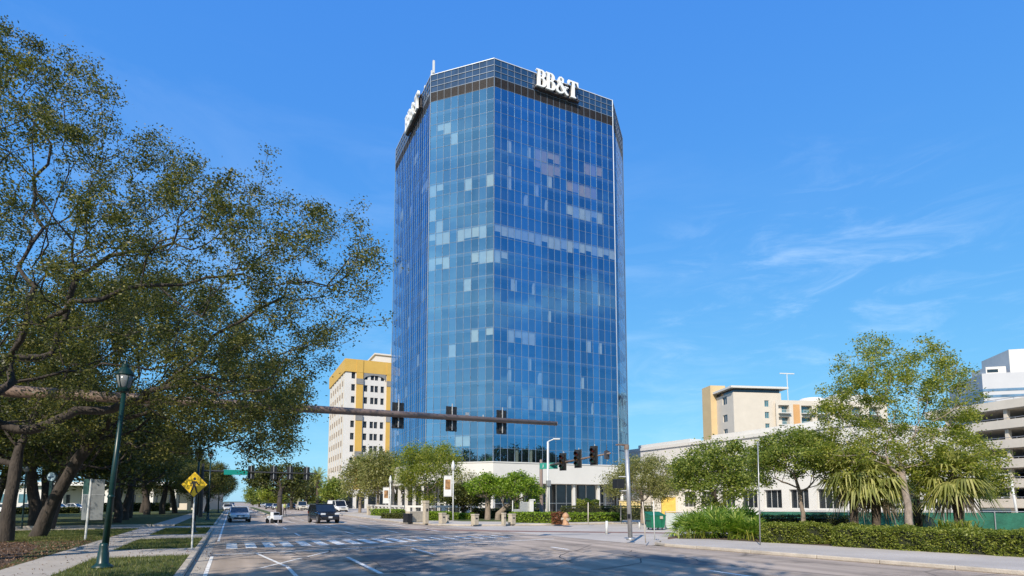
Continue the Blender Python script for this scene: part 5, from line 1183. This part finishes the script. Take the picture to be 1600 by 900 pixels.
# ================================================================== PEOPLE on the median
M_skin = mat('skin', (.28, .16, .11), .6); M_lime = mat('lime_shirt', (.35, .55, .04), .8); M_lime2 = mat('pale_yellow_shirt', (.6, .62, .2), .8); M_pants = mat('dark_trousers', (.02, .022, .03), .85); M_hair = mat('dark_hair', (.012, .009, .007), .8)
def person(label, loc, rz, shirt, stride=.16, h=1.68):
    J = {'pel': (0, 0, .93), 'wai': (0, 0, 1.08), 'che': (0, -.01, 1.30), 'nek': (0, -.01, 1.46), 'hd0': (0, -.03, 1.55), 'hd1': (0, -.03, 1.66)}
    E = [('pel', 'wai'), ('wai', 'che'), ('che', 'nek'), ('nek', 'hd0'), ('hd0', 'hd1')]; Rr = {'pel': .14, 'wai': .13, 'che': .16, 'nek': .055, 'hd0': .09, 'hd1': .085}
    for s, n in ((-1, 'a'), (1, 'b')):
        f = -s * stride
        J.update({n+'hip': (s*.09, 0, .88), n+'kne': (s*.10, f*.6 - .03, .50), n+'ank': (s*.10, f + .02, .09), n+'toe': (s*.11, f - .14, .045), n+'sho': (s*.18, 0, 1.39), n+'elb': (s*.24, -f*.4 + .03, 1.13), n+'wri': (s*.23, -f*.9 - .05, .90), n+'han': (s*.23, -f*.95 - .07, .81)})
        E += [('pel', n+'hip'), (n+'hip', n+'kne'), (n+'kne', n+'ank'), (n+'ank', n+'toe'), ('che', n+'sho'), (n+'sho', n+'elb'), (n+'elb', n+'wri'), (n+'wri', n+'han')]
        Rr.update({n+'hip': .095, n+'kne': .06, n+'ank': .042, n+'toe': .035, n+'sho': .065, n+'elb': .045, n+'wri': .032, n+'han': .038})
    nm = list(J); me = bpy.data.meshes.new('body'); me.from_pydata([J[k] for k in nm], [(nm.index(a), nm.index(c)) for a, c in E], [])
    o = bpy.data.objects.new('tmp', me); C.objects.link(o); m = o.modifiers.new('s', 'SKIN'); 
    if not me.skin_vertices: bpy.context.view_layer.objects.active = o
    for i, k in enumerate(nm): me.skin_vertices[0].data[i].radius = (Rr[k], Rr[k] * (.75 if k in ('pel', 'wai', 'che') else 1)); me.skin_vertices[0].data[i].use_root = (k == 'pel')
    sb = o.modifiers.new('u', 'SUBSURF'); sb.levels = 1; sb.render_levels = 1
    bpy.context.view_layer.update(); m2 = bpy.data.meshes.new_from_object(o.evaluated_get(bpy.context.evaluated_depsgraph_get())); bpy.data.objects.remove(o)
    for m_ in (M_skin, shirt, M_pants): m2.materials.append(m_)
    for p_ in m2.polygons:
        c = p_.center; p_.material_index = 2 if c.z < .98 and abs(c.x) < .21 else (1 if c.z < 1.47 and not (abs(c.x) > .19 and c.z < 1.12) else 0)
        if abs(c.x) > .19 and c.z < 1.0 and c.z > .76: p_.material_index = 0
        p_.use_smooth = True
    t = bpy.data.objects.new('person', m2); C.objects.link(t); t.location = loc; t.rotation_euler = (0, 0, rz); t.scale = (h / 1.74,) * 3
    tag(t, label, 'person', 'people at the median'); q = MB(); q.lathe([(.095, -.02), (.105, .05), (.08, .11), (0, .135)], (0, -.02, 1.62), 12); q.build('hair', M_hair, t, smooth=True); return t
p = W(434.5, 78.5); person('person in a lime green top standing left of the median tree trunk', (p.x, p.y, .01), R(160), M_lime)
p = W(444.5, 79.5); person('person in a pale yellow top standing right of the median tree trunk', (p.x, p.y, .16), R(30), M_lime2)

# ================================================================== PALMS, PALMETTOS, HEDGES
M_palm = leaf_mat('sabal_frond', (.16, .18, .05), (.31, .32, .09), (.50, .46, .18), .42)
M_deadfrond = leaf_mat('dry_grey_frond', (.16, .12, .08), (.27, .22, .16), (.36, .31, .24), .3)
M_palmetto = leaf_mat('palmetto_frond', (.08, .15, .02), (.19, .29, .04), (.38, .42, .09), .42)
M_palmtrunk = mat('palm_trunk', (.10, .075, .055), .95, scale=4, amt=.5, bump=.9, stretch=(1, 1, 4))
def fan(V, F, o, d, petiole, size, rg, nseg=15, droop=.35, spread=1.9):
    """one fan frond: petiole then narrow pointed segments that droop at the tips"""
    o = np.array(o); d = d / np.linalg.norm(d); s = np.cross(d, [0, 0, 1.]); s /= np.linalg.norm(s) + 1e-9; u = np.cross(s, d)
    h = o + d * petiole + np.array([0, 0, -.12 * petiole]); k = len(V); w_ = .018
    V += [o - s*w_, o + s*w_, h + s*w_, h - s*w_]; F.append((k, k+1, k+2, k+3))
    for i in range(nseg):
        a = (i / (nseg - 1) - .5) * 2 * spread * .9 + rg.normal(0, .04); L_ = size * (1 - .25 * abs(a) / 2) * rg.uniform(.85, 1.1)
        dd = d * math.cos(a) + s * math.sin(a) + u * (.12 * math.cos(a)); dd /= np.linalg.norm(dd); sd_ = np.cross(dd, u); sd_ /= np.linalg.norm(sd_) + 1e-9
        w0 = .028 + size * .018; m = h + dd * L_ * .55 + np.array([0, 0, -droop * L_ * .12]); e = h + dd * L_ + np.array([0, 0, -droop * L_ * rg.uniform(.4, .9)])
        k = len(V); V += [h - sd_*.006, h + sd_*.006, m + sd_*w0, m - sd_*w0]; F.append((k, k+1, k+2, k+3)); k = len(V); V += [m - sd_*w0, m + sd_*w0, e + sd_*.006, e - sd_*.006]; F.append((k, k+1, k+2, k+3))
def fan_plant(name, label, cat, base, trunk_h, nf, petiole, size, seed, leafm, group=None, dead=0, lean=(0, 0), low=-.6, nseg=15, droop=.4, trunk_r=.17):
    rg = np.random.default_rng(seed); t = thing(name, label, cat, base, 0, group); top = np.array([lean[0], lean[1], trunk_h])
    if trunk_h > .5:
        q = MB(); k = 12; 
        for i in range(k):
            a = Vector(top * i / k); c = Vector(top * (i + 1) / k); q.tube(a, c, trunk_r * (1.1 - .15 * i / k), trunk_r * (1.04 - .15 * i / k), 12, cap=False)
        for i in range(26): a = rg.uniform(0, 6.28); z = rg.uniform(.55, 1) * trunk_h; f = z / trunk_h; q.tube((top[0]*f, top[1]*f, z), (top[0]*f + math.cos(a)*.27, top[1]*f + math.sin(a)*.27, z + .25), .04, .02, 5)
        q.build('trunk', M_palmtrunk, t, smooth=True)
    V = []; F = []
    for i in range(nf):
        az = i * 2.39996 + rg.normal(0, .2); el = 1.35 - (1.35 - low) * (i / nf) ** .8 + rg.normal(0, .1)
        fan(V, F, top, np.array([math.cos(az) * math.cos(el), math.sin(az) * math.cos(el), math.sin(el)]), petiole * rg.uniform(.8, 1.15), size * rg.uniform(.85, 1.1), rg, nseg, droop + (.35 if el < .2 else 0))
    np_mesh('crown', np.array(V), np.array(F), leafm, t)
    if dead:
        V = []; F = []
        for i in range(dead):
            az = i * 2.4; el = -1.0 + rg.normal(0, .15); fan(V, F, top - np.array([0, 0, .25]), np.array([math.cos(az) * math.cos(el), math.sin(az) * math.cos(el), math.sin(el)]), petiole * .9, size * .9, rg, 12, .9, 1.2)
        np_mesh('dry_fronds', np.array(V), np.array(F), M_deadfrond, t)
    return t
gp = 'cabbage palms behind the right hedge'
fan_plant('cabbage_palm', 'cabbage palm with drooping pale fan leaves, left of the pair behind the open tree', 'palm', W(1336, 26.3, .1), 3.2, 34, .72, 1.02, 61, M_palm, gp, 4, (.1, 0), nseg=20, droop=.75)
fan_plant('cabbage_palm', 'cabbage palm with drooping pale fan leaves, right of the pair behind the open tree', 'palm', W(1370, 26.0, .1), 2.9, 32, .7, .98, 62, M_palm, gp, 4, (.15, 0), nseg=20, droop=.75)
fan_plant('cabbage_palm', 'cabbage palm standing alone right of the open tree trunk', 'palm', W(1503, 25.6, .1), 3.05, 36, .75, 1.08, 63, M_palm, gp, 4, (-.1, .1), nseg=20, droop=.75)
fan_plant('cabbage_palm', 'stubby young cabbage palm low against the green fence', 'palm', W(1436, 30.5, .1), 2.1, 18, .8, .9, 64, M_palm, gp, 4)
gq = 'palmettos in the corner clump'
for k, (px, py, s, lb) in enumerate([(1075, 838, .75, 'grassy palmetto at the left tip of the corner clump'), (1092, 842, .8, 'palmetto second from the left in the corner clump'), (1108, 838, 1.0, 'tall palmetto with upright fans in the middle of the corner clump'), (1122, 843, .9, 'front palmetto in the middle of the corner clump'),
                                     (1137, 838, 1.1, 'widest palmetto with big flat fans in the corner clump'), (1152, 843, .85, 'palmetto with browning lower fans in the corner clump'), (1168, 838, 1.0, 'palmetto next to the thin grey signpost in the corner clump'), (1178, 845, .7, 'small palmetto at the right end of the corner clump beside the hedge')]):
    fan_plant('palmetto', lb, 'palmetto', W(px, GD(py), .12), .15, 24, .95 * s, 1.05 * s, 70 + k, M_palmetto, gq, low=.15, nseg=13, droop=.35)
rg = np.random.default_rng(9)                                           # strappy leaves at the foot of the clump
def straps(name, label, c, rad, n, h, m, group=None):
    V = []; F = []
    for i in range(n):
        a = rg.uniform(0, 6.28); r = rad * math.sqrt(rg.uniform()); p0 = np.array([r*math.cos(a), r*math.sin(a)*.7, 0]); az = rg.uniform(0, 6.28); o = np.array([math.cos(az), math.sin(az), 0]); L_ = h * rg.uniform(.6, 1.1); s = np.array([-o[1], o[0], 0]) * .02
        m_ = p0 + o * L_ * .25 + np.array([0, 0, L_ * .75]); e = p0 + o * L_ * .7 + np.array([0, 0, L_ * .8]); k = len(V); V += [p0 - s, p0 + s, m_ + s, m_ - s, m_ - s, m_ + s, e + s*.1, e - s*.1]; F += [(k, k+1, k+2, k+3), (k+4, k+5, k+6, k+7)]
    o = np_mesh(name, np.array(V), np.array(F), m); o.location = c; tag(o, label, 'shrub', group)
straps('strappy_shrub', 'strappy green leaves spilling out at the left foot of the palmetto clump', W(1085, 30, .12), 1.0, 60, .6, M_big)
straps('strappy_shrub', 'strappy yellowish leaves at the right foot of the palmetto clump', W(1163, 28.6, .12), 1.0, 50, .6, M_big)
# date palm far left of the block and hairy small ones
def feather_palm(label, base, h, nf, L_, seed, group):
    rg = np.random.default_rng(seed); t = thing('feather_palm', label, 'palm', base, 0, group); q = MB(); q.tube((0, 0, 0), (0, 0, h), .34, .26, 10); q.lathe([(.28, 0), (.5, .3), (.4, .8), (.1, 1.0)], (0, 0, h - .6), 10); q.build('trunk', M_palmtrunk, t); V = []; F = []
    for i in range(nf):
        az = i * 2.4; el = 1.3 - 1.6 * (i / nf); d = np.array([math.cos(az)*math.cos(el), math.sin(az)*math.cos(el), math.sin(el)]); prev = np.array([0, 0, h])
        for k in range(8):
            f = (k + 1) / 8; nx_ = np.array([0, 0, h]) + d * L_ * f + np.array([0, 0, -.55 * L_ * f * f * math.cos(el)]); ax = nx_ - prev; s = np.cross(ax, [0, 0, 1.]); s /= np.linalg.norm(s) + 1e-9
            for sg_ in (-1, 1):
                for j in range(3):
                    b_ = prev + ax * j / 3; e = b_ + s * sg_ * L_ * .2 * (1 - .5*f) + ax * .9 + np.array([0, 0, -.18]); w_ = ax / np.linalg.norm(ax) * .05; kk = len(V); V += [b_ - w_, b_ + w_, e + w_*.2, e - w_*.2]; F.append((kk, kk+1, kk+2, kk+3))
            prev = nx_
    np_mesh('crown', np.array(V), np.array(F), M_palm, t)
p = W(495, 140); feather_palm('tall feathery palm at the left foot of the yellow and white block', (p.x, p.y, .1), 7.4, 34, 3.6, 81, 'feathery palms down the street')
p = W(517, 128); feather_palm('shorter shaded feathery palm beside the block and the white van', (p.x, p.y, .1), 5.2, 26, 3.0, 82, 'feathery palms down the street')
p = W(420, 180); feather_palm('distant feathery palm on the sunny median', (p.x, p.y, .1), 4.5, 24, 3.0, 83, 'feathery palms down the street')

M_hedge = leaf_mat('hedge_leaf', (.075, .11, .016), (.19, .225, .033), (.36, .37, .08), .42)
M_hedgecore = mat('hedge_dark_core', (.018, .022, .008), .95, scale=6, amt=.5)
def hedge(label, p, q_, wd, h, n, ll, seed, m=None, group=None, z=.12, name='hedge', rough=.05):
    rg = np.random.default_rng(seed); p = Vector(p); q_ = Vector(q_); d = q_ - p; Ln = d.length; rz = math.atan2(d.y, d.x); c = (p + q_) / 2
    t = thing(name, label, 'hedge' if name == 'hedge' else 'shrub', (c.x, c.y, z), rz, group); b = MB(); b.box((0, 0, h * .44), (Ln - .12, wd - .14, h * .86)); b.build('inner_box', M_hedgecore, t)  # dark solid box inside the leaf shell
    A = np.array([Ln * h, Ln * h, Ln * wd, wd * h, wd * h]); f = rg.choice(5, n, p=A / A.sum()); u = rg.uniform(-.5, .5, n); v = rg.uniform(-.5, .5, n); X = np.zeros((n, 3))
    bump = lambda a, b_: rough * (np.sin(a * 2.1 + seed) * np.cos(b_ * 3.3 + a * .7) + .6 * np.sin(a * 5.3 + b_ * 4))
    for k, (ax, ay, az) in enumerate(((u, -.5, v), (u, .5, v), (u, v, .5), (-.5, u, v), (.5, u, v))):
        mk = f == k; g_ = lambda a: (a[mk] if isinstance(a, np.ndarray) else np.full(mk.sum(), a)); X[mk] = np.stack([g_(ax) * Ln, g_(ay) * wd, (g_(az) + .5) * h], 1)
    nz = bump(X[:, 0] * 1.3, X[:, 2] * 2 + X[:, 1] * 2); X[:, 1] *= 1 + nz / wd * 2; X[:, 2] *= 1 + nz / h * .8; X += rg.normal(0, .035, X.shape) - .02
    X[:, 2] = np.maximum(X[:, 2], .03); V, F = leaf_quads(X, rg, ll, ll * .6, .3); np_mesh('foliage', V, F, m or M_hedge, t); return t
hedge('low green hedge under the smaller tree, left of the gap by the footpath', W(1192, 27.4, 0), W(1299, 26.3, 0), 1.3, .82, 9000, .085, 91, rough=.10)
hedge('long low hedge at the right edge with the large open tree growing in it', W(1316, 25.0, 0), W(1660, 19.6, 0), 1.5, .80, 22000, .08, 92, rough=.11)
hedge('short taller hedge stretch behind the gap and the smaller tree', W(1150, 33, 0), W(1320, 33.5, 0), 1.2, 1.05, 6000, .10, 93, M_oakdark)
straps('strappy_shrub', 'tufty yellow green leaves standing up from the long right hedge', W(1497, 22.6, .5), .8, 200, .95, M_big)
for k, (pa, da, pb, db, wd, h, lb, m) in enumerate([(800, 52, 872, 50.5, 1.6, .85, 'low clipped hedge in front of the brown signal mast', M_bright), (886, 53, 965, 55, 1.5, .75, 'front low hedge before the white storefront columns', M_bright), (880, 58, 1015, 60, 1.6, 1.35, 'rear darker hedge before the white storefront columns', M_oakdark),
                                               (588, 78, 625, 72, 1.6, .8, 'small clipped hedge on the plaza under the dense olive trees', M_bright), (668, 58, 700, 57, 1.4, .8, 'small bright hedge left of the banner pole', M_bright), (706, 60, 740, 60, 1.2, .6, 'small low hedge right of the banner pole', M_bright),
                                               (740, 64, 845, 64, 2.2, 1.0, 'long dark hedge behind the clipped bright green trees', M_oakdark), (600, 64, 640, 62, .9, .5, 'dark low planting before the terrace wall', M_oakdark)]):
    hedge(lb, W(pa, da, 0), W(pb, db, 0), wd, h, 3200, .16, 100 + k, m, z=.13)
hedge('rust red shrub beside the pale orange hydrant', W(868, 48, 0), W(879, 47.5, 0), .9, .95, 1500, .12, 120, leaf_mat('rust_leaf', (.12, .04, .02), (.22, .08, .04), (.3, .14, .06), .3), name='shrub')
hedge('yellow green flowering shrub by the storefront steps', W(903, 60, 0), W(935, 60, 0), 1.6, 1.9, 2500, .18, 121, M_big, name='shrub', rough=.2)
hedge('bushy dark shrub mass on the park lawn behind the oaks', W(160, 104, 0), W(262, 112, 0), 2.2, 1.5, 4200, .3, 122, M_oakdark, z=.1)
hedge('low shrub row on the park lawn left of the grey sign panels', W(10, 84, 0), W(120, 92, 0), 1.6, .9, 3500, .25, 123, M_oakdark, z=.1)

# ================================================================== FENCE, SKIP, PAVILION
M_screen = mat('green_fence_screen', (.014, .11, .07), .8, scale=1.5, amt=.3, bump=.4); M_palescreen = mat('faded_fence_screen', (.42, .46, .44), .8, scale=1.2, amt=.25)
def fence(label, pts, h, m, posts=2.6):
    t = thing('screen_fence', label, 'fence', pts[0])
    for a, c in zip(pts[:-1], pts[1:]):
        a, c = Vector(a) - Vector(pts[0]), Vector(c) - Vector(pts[0]); k = max(1, round((c - a).length / posts)); s = Vector((-(c - a).y, (c - a).x, 0)).normalized()
        q = MB(); nn = k * 6; 
        for i in range(nn + 1):
            p_ = a + (c - a) * i / nn + s * (.05 + .05 * math.sin(i * 1.1)); q.v += [(p_.x, p_.y, .06), (p_.x, p_.y, h - .06)]
        for i in range(nn): q.f.append((2*i, 2*i + 2, 2*i + 3, 2*i + 1)); q.m.append(0)
        o = q.build('screen', m, t); sm = o.modifiers.new('s', 'SOLIDIFY'); sm.thickness = .008
        for i in range(k + 1): p_ = a + (c - a) * i / k; q = MB(); q.tube((p_.x, p_.y, 0), (p_.x, p_.y, h + .04), .03, n=8); q.build('post', M_steel, t)
        q = MB(); q.tube((a.x, a.y, h), (c.x, c.y, h), .022, n=6); q.build('rail', M_steel, t)
fence('long dark green screened fence behind the hedges and palms', [W(1190, 38, .0), W(1400, 36, .0), W(1640, 34, .0)], 1.38, M_screen)
fence('pale faded fence panels with green top between the dumpster and palmettos', [W(1040, 42, .0), W(1100, 41, .0), W(1192, 40, .0)], 1.25, M_palescreen)
b0 = W(1024, 41, 0); t = thing('dumpster', 'green metal dumpster on small wheels on the pale side street', 'dumpster', b0, -YAW + .25); t.scale = (.6, .6, .78)
M_dump = mat('dumpster_green', (.008, .13, .07), .5, scale=2, amt=.25)
q = MB(); q.v = [(-.8, -.7, .2), (.8, -.7, .2), (.8, .7, .2), (-.8, .7, .2), (-.95, -.8, 1.25), (.95, -.8, 1.25), (.95, .8, 1.55), (-.95, .8, 1.55)]; q.f = [(0, 3, 2, 1), (0, 1, 5, 4), (1, 2, 6, 5), (2, 3, 7, 6), (3, 0, 4, 7), (4, 5, 6, 7)]; q.m = [0]*6
for x in (-.45, 0, .45): q.box((x, -.79, .75), (.07, .1, .95))
q.box((-.95, 0, .95), (.14, 1.2, .14)); q.box((.95, 0, .95), (.14, 1.2, .14)); q.build('bin', M_dump, t, bevel=.015)
q = MB(); q.box((0, 0, 1.44), (1.95, 1.7, .05), rot=Matrix.Rotation(.185, 3, 'X')); q.build('lid', M_dump, t)
for x in (-.6, .6):
    for yv in (-.5, .5): q = MB(); q.tube((x - .04, yv, .1), (x + .04, yv, .1), .1, n=10); q.build('wheel', M_tyre, t)
q = MB(); q.box((.35, -.86, 1.12), (.4, .02, .25)); q.build('notice', M_stone, t)
# yellow and beige low walls behind the dumpster
for px, pxb, d, z0, m, lb in ((968, 1004, 62, 1.9, mat('pale_yellow_wall_paint', (.62, .47, .2), .8), 'low pale yellow wall right of the storefront behind the hedge'), (1005, 1032, 64, 1.7, M_cream, 'low beige slatted wall behind the olive tree'), (1034, 1056, 60, 2.3, mat('yellow_wall_paint', (.68, .43, .08), .8), 'small bright yellow wall above the green dumpster')):
    a, c = W(px, d, .1), W(pxb, d, .1); t = thing('garden_wall', lb, 'wall', (a + c) / 2, math.atan2((c-a).y, (c-a).x)); Ln = (c - a).length; q = MB(); q.box((0, 0, z0/2), (Ln, .25, z0)); q.build('wall_body', m, t); q = MB(); q.box((0, 0, z0 + .05), (Ln + .1, .35, .1)); q.build('coping', M_stone, t)
# pale pavilion beyond the park
b0 = W(150, 125, .1); t = thing('pavilion', 'long pale pavilion with square columns beyond the park trees', 'building', b0, -.5)
q = MB(); q.box((4, 8, 2.6), (34, 8, 5.2)); q.build('wall', M_cream, t); q = MB(); q.box((4, 6, 5.6), (37, 14, .8)); q.build('roof', M_white, t)
for k in range(8): q = MB(); q.box((-13 + k * 5, .5, 2.6), (.8, .8, 5.2)); q.build('column', M_white, t)
for k in range(7): q = MB(); q.box((-10.5 + k * 5, 3.97, 1.9), (2.4, .1, 2.8)); q.build('window', M_darkglass, t)
b0 = W(40, 150, .1); t = thing('park_building', 'low white building far beyond the park at the left edge', 'building', b0, -.4); q = MB(); q.box((-10, 6, 3), (50, 12, 6)); q.build('wall', M_white, t); q = MB(); q.box((-10, 6, 6.2), (52, 14, .5)); q.build('roof', M_steel, t)
for k in range(9): q = MB(); q.box((-32 + k * 5.2, -.02, 2.6), (2.2, .12, 2.2)); q.build('window', M_tealglass, t)
# office block behind the camera, mirrored in the tower
b0 = (-34, -46, 0); t = thing('office_block', 'plain cream office block behind the camera across the street', 'building', b0); hs = [(2 + 4*i, 4.6 + 4*i, 1.5 + 3.6*j, 3.5 + 3.6*j) for i in range(7) for j in range(4)]
q = MB(); facade(q, (30, 0), (-1, 0), 30, 0, 15.5, hs, .3); facade(q, (30, -16), (0, 1), 16, 0, 15.5, [], .3); q.face([(0, 0, 15.5), (0, -16, 15.5), (30, -16, 15.5), (30, 0, 15.5)]); q.build('wall', M_cream, t)
for h in hs: window(t, (30, 0), (-1, 0), h, .3, M_darkglass, M_whitemetal)

# ================================================================== GRASS AND LITTER near the camera
rg = np.random.default_rng(17)
M_blade = leaf_mat('grass_blade', (.05, .07, .015), (.10, .13, .025), (.26, .24, .08), .3)
def blades(name, label, rects, dens, h, m, zb=.13, flat=False, poly=None):
    Vs = []; n0 = 0
    for x0, x1, y0, y1 in rects:
        n = int((x1-x0) * (y1-y0) * dens); c = np.stack([rg.uniform(x0, x1, n), rg.uniform(y0, y1, n), np.full(n, zb)], 1)
        az = rg.uniform(0, 6.28, n); s = np.stack([np.cos(az), np.sin(az), np.zeros(n)], 1); L_ = h * rg.uniform(.5, 1.3, (n, 1)); ln_ = rg.normal(0, .35, (n, 3)); ln_[:, 2] = 1; w_ = .006 if not flat else .02
        if flat: V, F = leaf_quads(c + rg.uniform(0, .02, (n, 1)), rg, h, h * .55, 2.5); Vs.append(V)
        else:
            e = c + ln_ * L_; Vs.append(np.stack([c - s*w_, c + s*w_, e + s*w_*.3, e - s*w_*.3], 1).reshape(-1, 3))
    V = np.concatenate(Vs); o = np_mesh(name, V, np.arange(len(V)).reshape(-1, 4), m); tag(o, label, 'ground cover', None, 'stuff')
blades('grass', 'short patchy verge grass beside the near kerb and lamp', [(SWR, XL - .2, 13, 23.4), (SWR, XL - .2, 26.9, 34), (SWR, XL - .2, 38, 46.8), (-14, SWL, 34, 47)], 330, .075, M_blade)
M_dryleaf = leaf_mat('dry_brown_leaf', (.07, .035, .018), (.16, .085, .045), (.30, .19, .12), .1)
blades('fallen_leaves', 'brown fallen oak leaves under the trees at the left', [(-16, SWL, 14, 38)], 120, .07, M_dryleaf, .13, True)
blades('fallen_leaves', 'sparse fallen leaves along the gutter and footpath', [(SWL, SWR, 14, 45), (XL - .1, XL + .5, 14, 45), (SWR, XL - .2, 14, 34)], 9, .06, M_dryleaf, .14, True)
